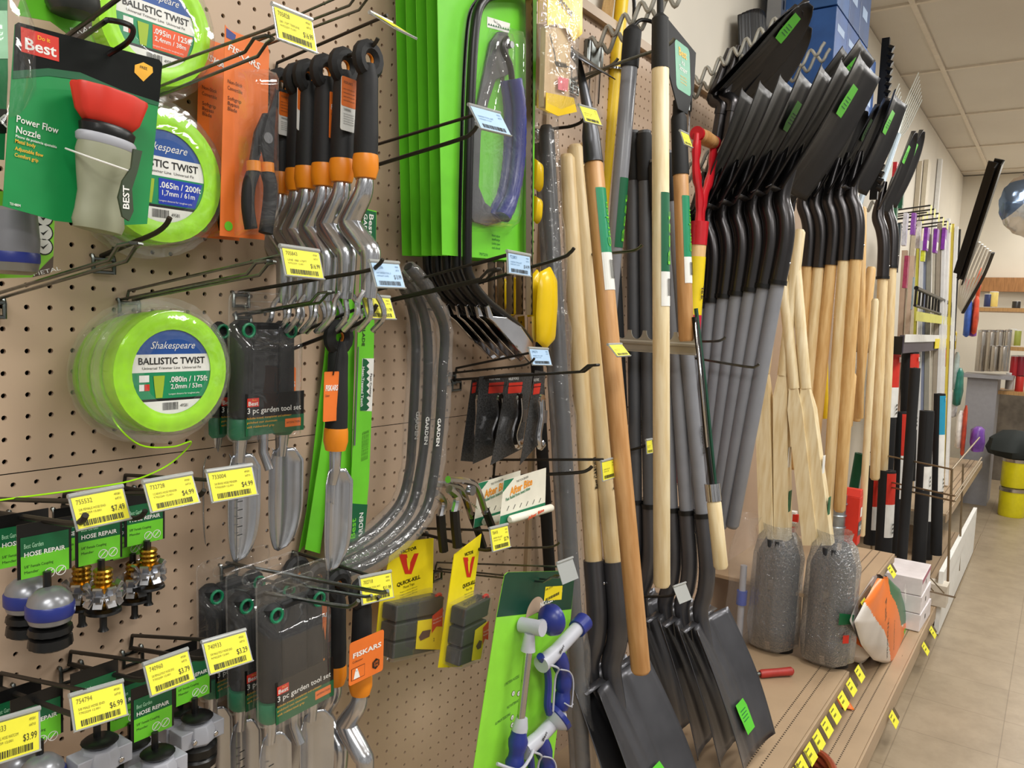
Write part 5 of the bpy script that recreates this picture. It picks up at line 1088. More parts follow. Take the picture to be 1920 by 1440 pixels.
for l, b0, t0 in (('plain double hook crossing the oak hoe pole at mid height', (1030, 484), (1195, 470)), ('chrome hook behind the grey shovel poles, upper', (1196, 640), (1352, 640)), ('chrome hook reaching to the dark grey poles, lower', (1202, 655), (1415, 690)), ('plain hook above the tag on the wavy holder', (1070, 150), (1255, 85)), ('second plain hook just under the first by the yellow pole', (1075, 160), (1150, 122)), ('black hook behind the hoe head with upturned tip', (1010, 245), (1085, 235)), ('thin black hook with tiny tag between the grey poles', (1140, 855), (1215, 835)), ('thin wire hook crossing low among the black sockets', (1120, 1120), (1260, 1118))):
    peg_hook(l, l, b0, t0, 'single', None, M_wire if 'black' not in l else M_wired, r=.0035)
# notched steel rack arm
B = W(1090, 640, 0); T = WX(1298, 662, B.x); B = V((T.x, 0, B.z)); g = thing('notched_rack_arm', 'grey steel arm with round notches holding the grey shovel poles', 'tool rack', (1.76, 0, WX(1290, 640, 1.76).z))
pe = WX(1296, 660, 1.76); L = -pe.y; b = MB(); mr = mat('rack_steel', '#b5b0a2', .35, .5)
pts = [(0, -.03), (L, -.03), (L, .02)]; N_ = 5
for i in range(N_-1, -1, -1):
    c = L*(.15+.8*(i+.5)/N_)
    for k in range(9): a_ = PI*k/8; pts.append((c+.016*math.cos(a_), .02-.022*math.sin(a_)))
pts.append((0, .02))
vs = [(0.03, -p_[0], p_[1]) for p_ in pts]+[(.033, -p_[0], p_[1]) for p_ in pts]; n = len(pts); b.add(vs, [tuple(range(n)), tuple(reversed(range(n, 2*n)))]+[(i, i+n, (i+1) % n+n, (i+1) % n) for i in range(n)], mr)
b.tube([(.03, 0, -.01), (.03, -L, -.01)], .006, mr, 8); b.box((.045, -L/2, -.032), (.035, L, .003), mr); b.build('notched_plate', g, sharp=30)

# black blades held up : digging shovels with grey poles
xd = 2.1
ne = [(1458, 528), (1432, 535), (1407, 542), (1381, 549), (1357, 554), (1333, 562), (1312, 572)]
bo = [(1372, 990), (1352, 990), (1338, 985), (1324, 980), (1312, 975), (1300, 970), (1290, 965)]
nm = ('front one with lime sticker', 'second', 'third', 'fourth', 'fifth', 'sixth', 'seventh, nearest the board')
for i in range(7):
    c = WX(*ne[i], xd); t = WX(*bo[i], xd); shovel('blade up shovel with dark grey pole, '+nm[i], t, c, up=True, kind='square', shank=.235, Lblade=.345, w=.235, lean=.40, hm=M_fib, r=.0205, sticker=i in (0, 3), sock=mat('dark_socket', '#4a4849', .27, .9))
# second set : wood poles
xd = 3.0
ne = [(1604, 487), (1582, 489), (1558, 497), (1535, 502), (1514, 500)]
bo = [(1574, 960), (1549, 1000), (1520, 900), (1502, 900), (1488, 880)]
nm = ('front one with lime sticker', 'second', 'third', 'fourth', 'fifth')
for i in range(5):
    c = WX(*ne[i], xd); t = WX(*bo[i], xd); shovel('blade up shovel with pale wooden pole, '+nm[i], t, c, up=True, kind='square' if i == 0 else 'round', shank=.25, Lblade=.33, w=.22, lean=.38, sticker=i in (0, 2), hm=W_ash if i % 2 else W_hon, r=.0225, band=False, sock=mat('dark_socket'))
shovel('pointed blade up shovel near the garden forks, thin black pole', WX(1640, 900, 3.9), WX(1655, 520, 3.9), up=True, kind='round', shank=.3, Lblade=.36, w=.2, lean=.34, hm=W_ash, r=.024, sock=mat('dark_socket'))
shovel('second pointed blade up shovel with a red sticker near the forks', WX(1655, 900, 4.2), WX(1672, 500, 4.2), up=True, kind='round', shank=.3, Lblade=.36, w=.2, lean=.34, hm=W_ash, r=.024, sock=mat('dark_socket'))
# high row of black blades
for i, (n_, t_, x_, k_, w_) in enumerate([((1372, 210), (1345, 400), 2.2, 'round', .2), ((1352, 215), (1322, 400), 2.2, 'round', .2), ((1392, 245), (1380, 430), 2.35, 'round', .2), ((1500, 260), (1480, 400), 2.75, 'square', .25), ((1470, 270), (1450, 400), 2.75, 'square', .25), ((1590, 290), (1580, 420), 3.3, 'round', .22)]):
    l = ('high black blade, pointed, first under the wavy holder', 'high black blade, pointed, behind the first', 'high black pointed blade rising past the wavy holder', 'wide black square blade with green print, high up', 'wide black square blade behind the green printed one', 'dark round ended blade rising right of the square ones')[i]
    c = WX(*n_, x_); t = WX(*t_, x_); shovel(l, t, c, up=True, kind=k_, shank=.05, Lblade=.30, w=w_*.95, lean=.66 if i < 5 else .15, hm=mat('dark_socket'), r=.018, band=False, sticker=i in (0, 3), sock=mat('dark_socket'))
def scoop(label, o, rz, w=.36, L=.42):
    g = thing('snow_scoop', label, 'snow shovel', o, rz); b = MB(); m = mat('black_ribbed_plastic', '#17181a', .4)
    def fn(u, v): s = (u-.5)*2; e = 1-.25*(v**3)*abs(s)**2; return (s*w/2*(1-.06*v), .05*s*s+.03*math.cos(u*38*PI)*.1, L*v*e)
    b.grid(fn, 80, 10, m); b.build('ribbed_blade', g, solid=.003, sharp=60)
    b = MB(); b.tube([(0, .02, -.25), (0, .02, .1)], .017, m, 10); b.build('shaft', g)
scoop('black ribbed snow scoop standing highest at the wall', WX(1448, 120, 2.75)+V((0, .02, -.02)), (-.12, 0, .1), .32, .2)
scoop('black ribbed snow scoop right behind the straw broom', WX(1545, 160, 3.2), (-.1, .1, 0), .34, .3)
# straw broom
o = WX(1535, 130, 3.1); g = thing('straw_broom', 'straw fan broom poking up between the black blades', 'broom', o, (.0, .03, 0)); b = MB()
for i in range(46):
    s = -1+2*i/45; b.tube([(s*.02, 0, -.2), (s*.045, .006*math.sin(i*2), .05), (s*.075+.01*math.sin(i), .01*math.cos(i*3), .36+.02*math.sin(i*5))], .0028, Wb, 4)
b.build('straw', g); b = MB(); b.tube([(-.05, 0, .05), (.05, 0, .05)], .008, Wb, 6); b.build('binding', g)
# wall forks hanging above
for i, (px, py, x_) in enumerate(((1668, 215, 4.3), (1705, 190, 4.7))):
    o = WX(px, py, x_); g = thing('grain_fork', ('pale wire headed fork high on the wall, left one', 'pale wire headed fork high on the wall, right one')[i], 'garden fork', o, (.1, .5, 0)); b = MB(); mw_ = mat('pale_fork_wire', '#c9cdc6', .4, .3)
    for k in range(8): s = -1+2*k/7; b.tube(bez([(s*.03, 0, -.22), (s*.09, -.01, -.1), (s*.1, -.03, .1)], 3), .003, mw_, 5)
    b.tube([(-.09, -.01, -.1), (.09, -.01, -.1)], .003, mw_, 5); b.build('tines', g); b = MB(); b.tube([(0, 0, -.22), (0, 0, -.55)], .014, mat('pale_blue_plastic', '#b7cad8', .4), 8); b.build('shaft', g)

# ---------------------------------------------------------------- post hole diggers in bubble wrap
M_bub = clear('bubble_wrap', .10, '#eef1f4', bump=1.0, scale=90., rough=.12, gloss=1.3)
def digger(label, fx, fy, hs, x, wr=None):
    base = WZ(fx, fy, .302); g = thing('post_hole_digger', label, 'post hole digger', base, group=None)
    for i, (pt, pm, pb) in enumerate(hs):
        T, M_, B_ = [WX(*q, base.x+.01*i)-base for q in (pt, pm, pb)]; u = (M_-T).normalized(); b = MB()
        b.tube([T, T+u*.01, M_-u*.03], [.012, .0185, .0185], W_pale, 12); b.build('handle', g); b = MB(); b.tube([M_-u*.035, M_+(B_-M_)*.08, B_], [.0185, .034, .034], W_pale, 4); b.build('square_grip', g, sharp=20)
        if i: lb = MB(); c_ = M_.lerp(B_, .78); e_ = M_.lerp(B_, .5); lb.box(c_+V((-.006, -.0245, 0)), (.028, .002, .11), M_navl); lb.box(e_+V((-.006, -.0245, .02)), (.028, .002, .07), M_white); lb.build('paper_label', g)
    m_ = (WX(*hs[0][2], base.x)+WX(*hs[1][2], base.x))/2-base; h = m_.z
    for s in (-1, 1):
        b = MB(); R_ = .072
        def fn(u, v): a = (u-.5)*2*1.5; ww = R_*(1 if v > .25 else math.sqrt(max(.02, 1-((.25-v)/.25)**2))*.5+.5); return (math.sin(a)*ww, s*(.004+math.cos(a)*.066*(1 if v < .85 else 1-(v-.85)*3)), v*h*1.02)
        b.grid(fn, 12, 12, mat('digger_steel', '#101113', .8)); b.build('clamshell_blade', g, solid=.002)
    b = MB(); rr = random.Random(int(fx))
    def wf(a, z): return 1+.05*math.sin(a*5+z*20)+.03*math.sin(a*11+z*45)
    b.lathe([(.05, -.0), (.082, .02), (.088, h*.25), (.083, h*.6), (.085, h*.85), (.068, h*1.02), (.05, h*1.08), (.055, h*1.14)], M_bub, (0, 0, 0), n=40, fn=wf, caps=False); b.build('bubble_wrap', g, sharp=80)
    if wr:
        b = MB(); L_ = wr; b.lathe([(.055, h*1.02), (.06, h*1.3), (.055, h*1.8), (.06, h*2.1), (.05, h*L_)], M_wrap, (-.0, 0, 0), n=24, fn=wf, caps=False, sx=1, sy=1.2); b.build('plastic_sleeve', g, sharp=80)
    b = MB(); b.add([(-.03, -.094, h*.42), (.02, -.094, h*.42), (.025, -.094, h*.5), (-.03, -.094, h*.52)], [(0, 1, 2, 3)], mat('deep_green_print')); b.add([(-.01, -.094, h*.26), (.012, -.094, h*.26), (.012, -.094, h*.33), (-.01, -.094, h*.33)], [(0, 1, 2, 3)], M_red); b.build('printed_label', g, sharp=None, rot=(0, 0, -.75)) if 'green' in label else None
digger('bubble wrapped post hole digger with square wooden handles, left of two', 1447, 1213, [((1468, 430), (1431, 715), (1440, 1008)), ((1500, 430), (1466, 720), (1468, 1010))], 2.5)
digger('bubble wrapped post hole digger with green print, right of two', 1548, 1240, [((1466, 500), (1491, 745), (1522, 1020)), ((1490, 480), (1512, 745), (1548, 1020))], 2.5, None)
o = WZ(1385, 1205, .302); g = thing('wrapped_tool', 'slim tool with blue end sealed in a clear bag behind the front shovel', 'tool handle', o); b = MB(); b.tube([(0, 0, .0), (0, 0, .28)], .012, M_gry, 10); b.build('shaft', g); b = MB(); b.tube([(0, 0, .14), (0, 0, .19)], .018, mat('cobalt_plastic', '#2b4aa8', .4), 12); b.build('blue_cap', g)
b = MB(); b.lathe([(.03, 0), (.055, .05), (.05, .2), (.055, .32), (.03, .42), (.045, .46)], M_wrap, n=28, fn=lambda a_, z: 1+.08*math.sin(a_*4+z*15), caps=False); b.build('clear_bag', g, sharp=80)
# pole pruner hanging by the grey shovels
a, t = WX(1352, 1066, 1.72), WX(1338, 935, 1.72); g, L = pole('pole_pruner', 'pale wooden grip with chrome collar hanging right of the grey shovel shanks', 'pruner', a, t, .0165, W_pale)
b = MB(); b.tube([(0, 0, L-.005), (0, 0, L+.035)], .0175, M_chrome, 14); b.build('chrome_collar', g)
b = MB(); b.tube(bez([(0, 0, L+.03), (-.004, 0, L+.15), (.006, 0, L+.3), (.0, 0, L+.42)], 4), .006, M_blk, 8); b.build('cutter_rod', g)
b = MB(); b.tube([(.018, 0, L+.03), (.022, 0, L+.25), (.016, 0, L+.44)], .005, mat('dark_green_print'), 6); b.build('green_sheath', g)
b = MB(); b.add([(-.02, -.004, L+.12), (-.008, -.004, L+.12), (0, -.004, L+.42), (-.012, -.004, L+.4)], [(0, 1, 2, 3)], M_chrome); b.build('saw_blade', g, solid=.0015)
# red handled tool lying on the shelf
a = WZ(1487, 1258, .318); c = WZ(1398, 1266, .312); g = thing('red_handled_tool', 'red handled tool lying flat on the shelf behind the front blade', 'hand tool', a); v = c-a; b = MB(); b.tube([v*0, v*.04, v*.3, v*.66, v*.7], [.008, .0135, .0125, .0135, .011], mat('worn_red_wood', '#a8322a', .45, noise=.1), 14); b.build('grip', g); b = MB(); b.tube([v*.7, v*1.0, v*1.15], [.007, .006, .006], M_wire, 8); b.build('shaft', g)
# ---------------------------------------------------------------- things farther down the aisle
def dep(p): return (V(p)-CAM).dot(cF)
def mpp(p): return dep(p)/FPX
def cyl(name, label, cat, px, yt, yb, w, x, m, extra=None, lidm=None, n=20, grp=None):
    B = WX(px, yb, x); T = WX(px, yt, x); h = T.z-B.z; r = w/2*mpp(B); g = thing(name, label, cat, B, group=grp)
    b = MB(); b.lathe([(r*.96, 0), (r, h*.02), (r, h*.97), (r*.96, h)], m, n=n); b.build('body', g)
    if lidm: b = MB(); b.lathe([(r*.9, h*.98), (r*1.02, h), (r*1.02, h*1.04), (r*.85, h*1.05), (0, h*1.05)], lidm, n=n); b.build('lid', g)
    if extra: extra(g, r, h)
    return g
# pipe insulation tubes and rolls standing in the wire rack
M_foam = mat('black_foam', '#161719', .8, bump=.2, scale=120)
def wrap_label(g, r, z0, z1, m, z2=None, m2=None, txt='', a0=PI*1.05, a1=PI*1.75):
    b = MB(); fn = lambda r_, za, zb: (lambda u, v: (r_*math.cos(a0+(a1-a0)*u), r_*math.sin(a0+(a1-a0)*u), za+(zb-za)*v))
    b.grid(fn(r*1.03, z0, z1), 10, 1, m)
    if m2: b.grid(fn(r*1.031, z2, z0), 10, 1, m2)
    if txt: b.text(txt, -r*.2, z1-r*.9, r*.5, -r*1.06, M_white, 'c', bold=.03, fit=r*1.1)
    for k in range(3): b.rect(-r*.7, (z2 or z0)+.02+k*.02, -r*.1, (z2 or z0)+.03+k*.02, -r*1.04, M_ink)
    b.build('printed_label', g, sharp=None)
def foam(label, px, yt, pb, yb, w, x, lab=None, m=None, top=None):
    B = WX(pb, yb, x); T = WX(px, yt, x); r = w*.62*mpp(T); g = thing('foam_pipe_cover', label, 'pipe insulation', B, aim(B, T)); L = (T-B).length
    b = MB(); b.tube([(0, 0, 0), (0, 0, L)], r, m or M_foam, 18); b.lathe([(r*.35, 0), (r*.35, .002)], M_black, (0, 0, L), n=12); b.build('tube', g)
    if lab: wrap_label(g, r, L-lab[0]*L, L-.01, lab[2], L-lab[1]*L, lab[3], lab[4])
    return g
foam('wide wrapped black roll with red and white label, tallest at the left', 1668, 658, 1655, 880, 30, 4.5, (.3, .55, M_red, M_white, 'PRO'))
foam('wrapped black roll with red and white label beside the white boxes rack', 1707, 660, 1700, 900, 24, 4.7, (.3, .6, M_red, M_white, 'PRO'))
foam('slim bare black foam tube standing nearest, leaning slightly left', 1716, 690, 1689, 1075, 15, 4.0)
foam('black foam tube with white band print right of the slim one', 1738, 770, 1722, 1062, 20, 4.4, (.35, .5, M_foam, M_white, ''))
foam('bare black foam tube with teal label, tallest at the right of the rack', 1762, 738, 1755, 1040, 16, 4.6, (.25, .6, mat('teal_label', '#1f93b8', .5), M_white, 'PE'))
foam('short black roll with red label low in the rack, left', 1640, 875, 1632, 1020, 20, 4.3, (.5, .8, M_red, M_white, ''))
foam('short black roll with red label low in the rack, right', 1664, 882, 1656, 1035, 24, 4.2, (.4, .8, M_red, M_white, ''))
foam('short black roll with thin red edge behind the slim tube', 1692, 772, 1682, 1040, 18, 4.6, (.3, .6, M_red, M_white, ''))
foam('black tube with white print under the teal labelled tube', 1745, 776, 1735, 1060, 18, 4.9, (.45, .7, M_white, M_white, ''))
foam('dark green capped foam stick hidden low between wooden poles', 1612, 850, 1600, 920, 14, 4.6, None, M_navl)
# wire rack in front of them
M_rw = mat('bronze_wire', '#8b7a60', .4, .7); g = thing('wire_rack', 'bronze wire basket rack holding the black foam tubes', 'rack', WX(1700, 1080, 4.3)); o = V(g.location)
def wr(pts, nm='rail', r=.004): b = MB(); b.tube([p_-o for p_ in pts], r, M_rw, 6); b.build(nm, g)
for (xa, ya, xb, yb) in ((1632, 848, 1785, 880), (1632, 896, 1790, 930), (1632, 905, 1790, 940), (1645, 1085, 1790, 1120)):
    a = WX(xa, ya, 4.35); c = WX(xb, yb, 3.75); wr([a, c]); wr([c, c+V((1.3, .0, 0))])
for (xa, ya, yb) in ((1785, 880, 1090), (1806, 870, 1070), (1640, 850, 1080)): 
    x_ = 4.35 if xa == 1640 else (3.8 if xa == 1785 else 4.9); wr([WX(xa, ya, x_), WX(xa-8, yb, x_)], 'post', .005)
for i in range(7): a = WX(1650+i*20, 1088+i*4, 4.3-.07*i); wr([a, a+V((.25, .1, 0))], 'floor_wire', .003)
# mouldings and pipes standing upright past the wooden poles
strips = [(1697, 470, 1688, 640, 10, 5.2, '#b79c86'), (1712, 480, 1700, 640, 8, 5.2, '#c7ad97'), (1722, 450, 1712, 720, 5, 5.4, '#c7c14a'), (1729, 452, 1722, 730, 6, 5.4, '#d5d8da'), (1736, 440, 1730, 740, 6, 5.5, '#7d86a0'), (1743, 440, 1737, 760, 8, 5.5, '#8f8d83'), (1753, 430, 1746, 770, 6, 5.6, '#c9c2b2'), (1762, 420, 1752, 780, 8, 5.6, '#a59a8a'), (1771, 430, 1758, 790, 6, 5.6, '#e4e4e4'), (1778, 410, 1765, 800, 6, 5.7, '#ededed'), (1787, 420, 1772, 790, 5, 5.8, '#d9c34a'), (1794, 425, 1780, 780, 6, 5.8, '#f0f0ee'), (1800, 430, 1788, 650, 4, 5.9, '#2a2a2a')]
cn = ('dusty pink', 'pale tan', 'thin yellow green', 'pale silver', 'slate blue', 'olive grey', 'cream', 'warm grey', 'white plastic', 'bright white', 'thin mustard', 'white', 'thin black')
for (px, yt, pb, yb, w_, x_, c_), nm_ in zip(strips, cn):
    B = WX(pb, yb, x_); T = WX(px, yt, x_); B = B+(B-T)*((B.z-.43)/(T.z-B.z)); wd = w_*1.7*mpp(T); b = MB(); b.box((0, 0, (T-B).length/2), (wd, wd*.5, (T-B).length), mat('moulding_'+nm_.replace(' ', '_'), c_, .5)); b.rect(-wd*.25, .0, wd*.0, (T-B).length, -wd*.27, mat('moulding_'+nm_.replace(' ', '_'))) 
    o_ = b.build('trim_strip', None, B, sharp=None, rot=aim(B, T)); tag(o_, nm_+' length of moulding standing in the upright rack', 'moulding')
g = thing('moulding_rack', 'black comb fronted rack with white and yellow price strip', 'rack', WX(1665, 632, 4.9)); o = V(g.location)
def bxp(nm, p0, p1, h, th, m, off=V((0, 0, 0))):
    b = MB(); a = p0-o; c = p1-o; u = (c-a); L = u.length; R_ = Matrix.Rotation(math.atan2(u.y, u.x), 3, 'Z'); b.box((a+c)/2+off, (L, th, h), m, R_); return b.build(nm, g, sharp=None)
p0 = WX(1690, 648, 4.3); p1 = W(1787, 640, -p0.y); bxp('shelf_front', p0, p1, .09, .02, mat('purple_grey', '#4c4450', .5)); bxp('price_strip', p0+V((0, -.014, .03)), p1+V((0, -.014, .03)), .04, .004, M_white)
q0 = p0.lerp(p1, .5); q1 = p0.lerp(p1, .75); bxp('yellow_tag', q0+V((0, -.017, -.005)), q1+V((0, -.017, -.005)), .06, .004, M_vy); b = MB(); a = p0-o; b.box((a.x-.0, a.y+.12, a.z), (.02, .25, .09), M_blk); b.build('shelf_end', g)
p0 = WX(1718, 540, 4.55); p1 = W(1788, 572, -p0.y); 
b = MB(); a = p0-o; c = p1-o
for i in range(14): q = a.lerp(c, i/13); b.tube([q, q+V((0, 0, -.09))], .006, M_blk, 5)
b.tube([a, c], .012, M_blk, 6); b.tube([a+V((0, 0, -.09)), c+V((0, 0, -.09))], .008, M_blk, 6); b.build('comb', g); bxp('label_strip', p0+V((0, -.01, -.13)), p1+V((0, -.01, -.13)), .05, .004, mat('pale_yellow_label', '#d9d66a', .5))
# tall white strips on the wall
for i, (px, yt, yb, w_, c_) in enumerate(((1771, 298, 620, 8, '#f0f0ee'), (1748, 302, 480, 22, '#d9cfba'), (1734, 302, 420, 5, '#c8bda8'))):
    T = W(px, yt, .03); B = W(px, yb, .03); b = MB(); wd = w_*mpp(T)*1.7; h_ = T.z-.43; b.box((0, 0, h_/2), (wd, .03, h_), mat('wall_strip_%s' % ('white', 'cream', 'tan')[i], c_, .5)); o_ = b.build('upright_strip', None, V((T.x, -.0, .43)), sharp=None); tag(o_, ('tall white strip standing at the far wall', 'wide cream strip left of the tall white one', 'narrow tan strip farthest left on the far wall')[i], 'moulding')
# hanging packs and hooks in front of it
M_pur = mat('purple_pack', '#7a2f9a', .4); 
packs = [(1703, 400, 12, 60, '#c9c7cf', 5.0), (1718, 400, 12, 40, '#8a4fa8', 5.1), (1728, 415, 10, 50, '#dcd8d6', 5.3), (1742, 428, 16, 42, '#7a2f9a', 5.2), (1760, 430, 16, 44, '#7a2f9a', 5.4), (1775, 428, 14, 40, '#8436a4', 5.6), (1735, 470, 10, 20, '#d0d63a', 5.2), (1690, 420, 9, 90, '#2f3a3f', 4.9), (1684, 380, 8, 50, '#3b6b50', 4.8), (1697, 330, 8, 60, '#1c5a3c', 4.7), (1700, 300, 7, 45, '#2a6a4a', 4.8), (1690, 345, 8, 30, '#d6c52c', 4.8), (1684, 305, 12, 36, '#b8232a', 4.6), (1705, 480, 12, 60, '#a23a5a', 5.0), (1715, 520, 8, 60, '#8fa0a8', 5.2)]
pn = ('silver grey', 'lilac', 'pale grey', 'first purple', 'second purple', 'third purple', 'yellow green', 'charcoal', 'dull green', 'dark green', 'bottle green', 'yellow', 'red', 'crimson', 'blue grey')
for (px, py, w_, h_, c_, x_), nm_ in zip(packs, pn):
    p = WX(px, py, x_); s = mpp(p); b = MB(); ww, hh = w_*1.7*s, h_*s; q = [(-ww/2, 0), (ww/2, 0), (ww/2*.9, -hh), (-ww/2*.9, -hh)]; b.poly(q, 0, mat('pack_'+nm_.replace(' ', '_'), c_, .4, noise=.2, scale=40), .02); b.poly([(-ww*.4, -hh*.55), (ww*.4, -hh*.55), (ww*.38, -hh*.9), (-ww*.38, -hh*.9)], -.001, mat('pack_shade_'+nm_.replace(' ', '_'), '#e8e6e2' if 'purple' in nm_ else c_, .4))  # lower panel: off-white on purple packs, otherwise the pack's own colour
    o_ = b.build('hanging_pack', None, p, sharp=None); tag(o_, nm_+' carded pack hanging past the garden forks', 'carded pack')
for i, (px, py) in enumerate(((1745, 385), (1752, 392), (1760, 400), (1768, 408), (1776, 415), (1783, 420), (1738, 398), (1730, 405))):
    p = WX(px, py, 5.2+.1*i); b = MB(); b.tube([(0, 0, 0), (0, .28, -.03)], .005, M_wired, 5); b.rect(-.03, -.05, .03, 0, -.004, mat('pale_yellow_label')); o_ = b.build('peg_hook', None, p, sharp=None); tag(o_, 'dark hook with pale tag above the purple packs', 'hook', 'far hooks above the purple packs')
# orange brown poles and the green banded stick
for (pt, yt, pb, yb, x_, r_, m_, l) in ((1618, 388, 1612, 785, 3.5, .015, W_hon, 'slim honey wooden pole hanging right of the ash shovels'), (1654, 470, 1645, 830, 4.0, .016, wood('brown_wood', '#b07a3c', '#9c6a32'), 'brown wooden pole hanging under the pointed shovels'), (1668, 420, 1660, 740, 4.4, .016, wood('brown_wood', '#b07a3c', '#9c6a32'), 'brown wooden pole right of its twin, higher'), (1634, 500, 1605, 790, 3.6, .019, W_hon, 'honey wooden pole leaning behind the green banded stick'), (1641, 560, 1615, 1005, 3.4, .014, W_pale, 'pale stick with green and white bands standing on the far shelf'), (1598, 700, 1590, 800, 3.3, .017, W_hon, 'stub of honey coloured pole low between two others'), (1545, 500, 1547, 785, 3.2, .013, M_ypole, 'yellow pole end seen between the pale wooden handles'), (1590, 780, 1572, 960, 3.6, .017, W_ash, 'ash pole end resting beside the galvanised bucket')):
    a, t = WX(pb, yb, x_), WX(pt, yt, x_); g, L = pole('wooden_pole', l, 'pole', a, t, r_, m_, part='shaft')
    if 'banded' in l and 'behind' not in l: label_band(g, L*.58, L*.72, r_, mat('leaf_green_label', '#5aa63a', .5), .04)
# bucket, red pack, spray bottle
def rib(g, r, h):
    for k in (.3, .55, .8): b = MB(); b.tube([(r*1.02*math.cos(a_), r*1.02*math.sin(a_), h*k) for a_ in [2*PI*i/20 for i in range(20)]], .004, mat('galvanised', '#9aa3a8', .35, .8, noise=.2, scale=20), 5, closed=True); b.build('hoop', g)
cyl('steel_bucket', 'galvanised bucket standing between the wooden handles on the far shelf', 'bucket', 1566, 925, 1012, 30, 3.3, mat('galvanised', '#9aa3a8', .35, .8, noise=.2, scale=20), rib)
p = WX(1594, 1018, 3.35); s = mpp(p); g = thing('red_carton', 'red carton with dark grey band beside the galvanised bucket', 'carton', p); b = MB(); b.box((0, 0, 45*s), (26*s, .06, 90*s), M_red); b.poly([(-13*s, 90*s), (13*s, 90*s), (6*s, 104*s), (-6*s, 104*s)], -.03, M_red, .06); b.build('box_body', g, bevel=.002); b = MB(); b.rect(-13*s, 18*s, 13*s, 44*s, -.031, mat('slate_print', '#50555a', .5)); b.rect(-3*s, 52*s, 10*s, 70*s, -.031, M_white); b.text('SAKE', -10*s, 28*s, 8*s, -.032, M_white, bold=.03, fit=20*s); b.build('box_print', g, sharp=None)
p = WX(1484, 1030, 3.0); s = mpp(p); g = thing('spray_bottle', 'white spray bottle with red trigger behind the bubble wrap', 'bottle', p); b = MB(); b.lathe([(9*s, -30*s), (9*s, 20*s), (4*s, 34*s)], M_white); b.build('bottle_body', g); b = MB(); b.lathe([(6*s, 34*s), (6*s, 42*s)], M_red); b.box((-.004, 0, 62*s), (14*s, .02, 22*s), M_white); b.box((-6*s, -.01, 62*s), (6*s, .02, 14*s), M_red); b.build('trigger_head', g)
# white boxes
base = WZ(1722, 1165, .153); s = mpp(base)
for k in range(3):
    b = MB(); b.box((0, .0, .037), (.27, .15, .074), mat('white_carton', '#e6dfe0', .5)); b.rect(-.135, .052, .135, .072, -.0755, mat('mauve_print', '#b56a80', .5) if k == 2 else mat('white_carton')); b.rect(-.02, .025, .0, .045, -.0755, M_ink); o_ = b.build('carton', None, base+V((.0, .05+.004*k, .077*k)), sharp=None, bevel=.002, rot=(0, 0, -.03+.02*k)); tag(o_, ('white flat carton, lowest of the stack by the fertiliser bag', 'white flat carton in the middle of the stack of three', 'white carton with mauve edge, top of the stack of three')[k], 'box')
b = MB(); b.box((.27, 0, .05), (.1, .15, .1), mat('pale_carton', '#c9c0b0', .6)); b.build('carton', None, base+V((.05, .0, 0))); bpy.data.objects['carton.003']['label'] = 'small pale carton just past the stack of three'; bpy.data.objects['carton.003']['category'] = 'box'
# fertiliser bags
def inpoly(x, y, P_):
    c = False; j = len(P_)-1
    for i in range(len(P_)):
        if (P_[i][1] > y) != (P_[j][1] > y) and x < (P_[j][0]-P_[i][0])*(y-P_[i][1])/(P_[j][1]-P_[i][1])+P_[i][0]: c = not c
        j = i
    return c
def bag(label, left, right, base_d, areas, th=.035, n=64):
    "left and right edge of the bag from top to bottom in photo positions; areas: printed colours"
    pl = Pl(*left[0], base_d); g = thing('fertiliser_bag', label, 'bag', pl.o); b = MB(); mw_ = mat('bag_white_film', '#d9d3cc', .35, bump=.4, scale=9)
    def at(P_, t): t *= len(P_)-1; i = min(int(t), len(P_)-2); f = t-i; return (P_[i][0]+(P_[i+1][0]-P_[i][0])*f, P_[i][1]+(P_[i+1][1]-P_[i][1])*f)
    def bulge(u, v): return -th*math.sin(PI*u)**.6*math.sin(PI*min(1, .08+v*.9))**.6-.006*math.sin(u*9+v*7)
    vs = []; px = []
    for j in range(n+1):
        for i in range(n+1):
            u, v = i/n, j/n; a_, c_ = at(left, v), at(right, v); q = (a_[0]+(c_[0]-a_[0])*u, a_[1]+(c_[1]-a_[1])*u); z = pl(*q); vs.append((z[0], bulge(u, v), z[1])); px.append(q)
    k = n+1
    for j in range(n):
        for i in range(n):
            f = (j*k+i, j*k+i+1, (j+1)*k+i+1, (j+1)*k+i); c_ = (sum(px[e][0] for e in f)/4, sum(px[e][1] for e in f)/4); m = mw_
            for P_, mm in areas:
                if inpoly(c_[0], c_[1], P_): m = mm
            b.f.append(tuple(reversed(f))); b.m.append(b.mi(m))
    b.v = vs; N = len(vs); b.v += [(x, -y*.6+.01, z) for x, y, z in vs]; w0 = b.mi(mw_)
    for j in range(n):
        for i in range(n): b.f.append((N+j*k+i, N+j*k+i+1, N+(j+1)*k+i+1, N+(j+1)*k+i)); b.m.append(w0)
    b.build('bag_film', g, sharp=70)
    return g, pl, (lambda x, z: -th*1.12)
M_bor = mat('bag_orange', '#f0761a', .35, bump=.3, scale=9); M_bgr = mat('bag_green', '#1c6a45', .35, bump=.3, scale=9)
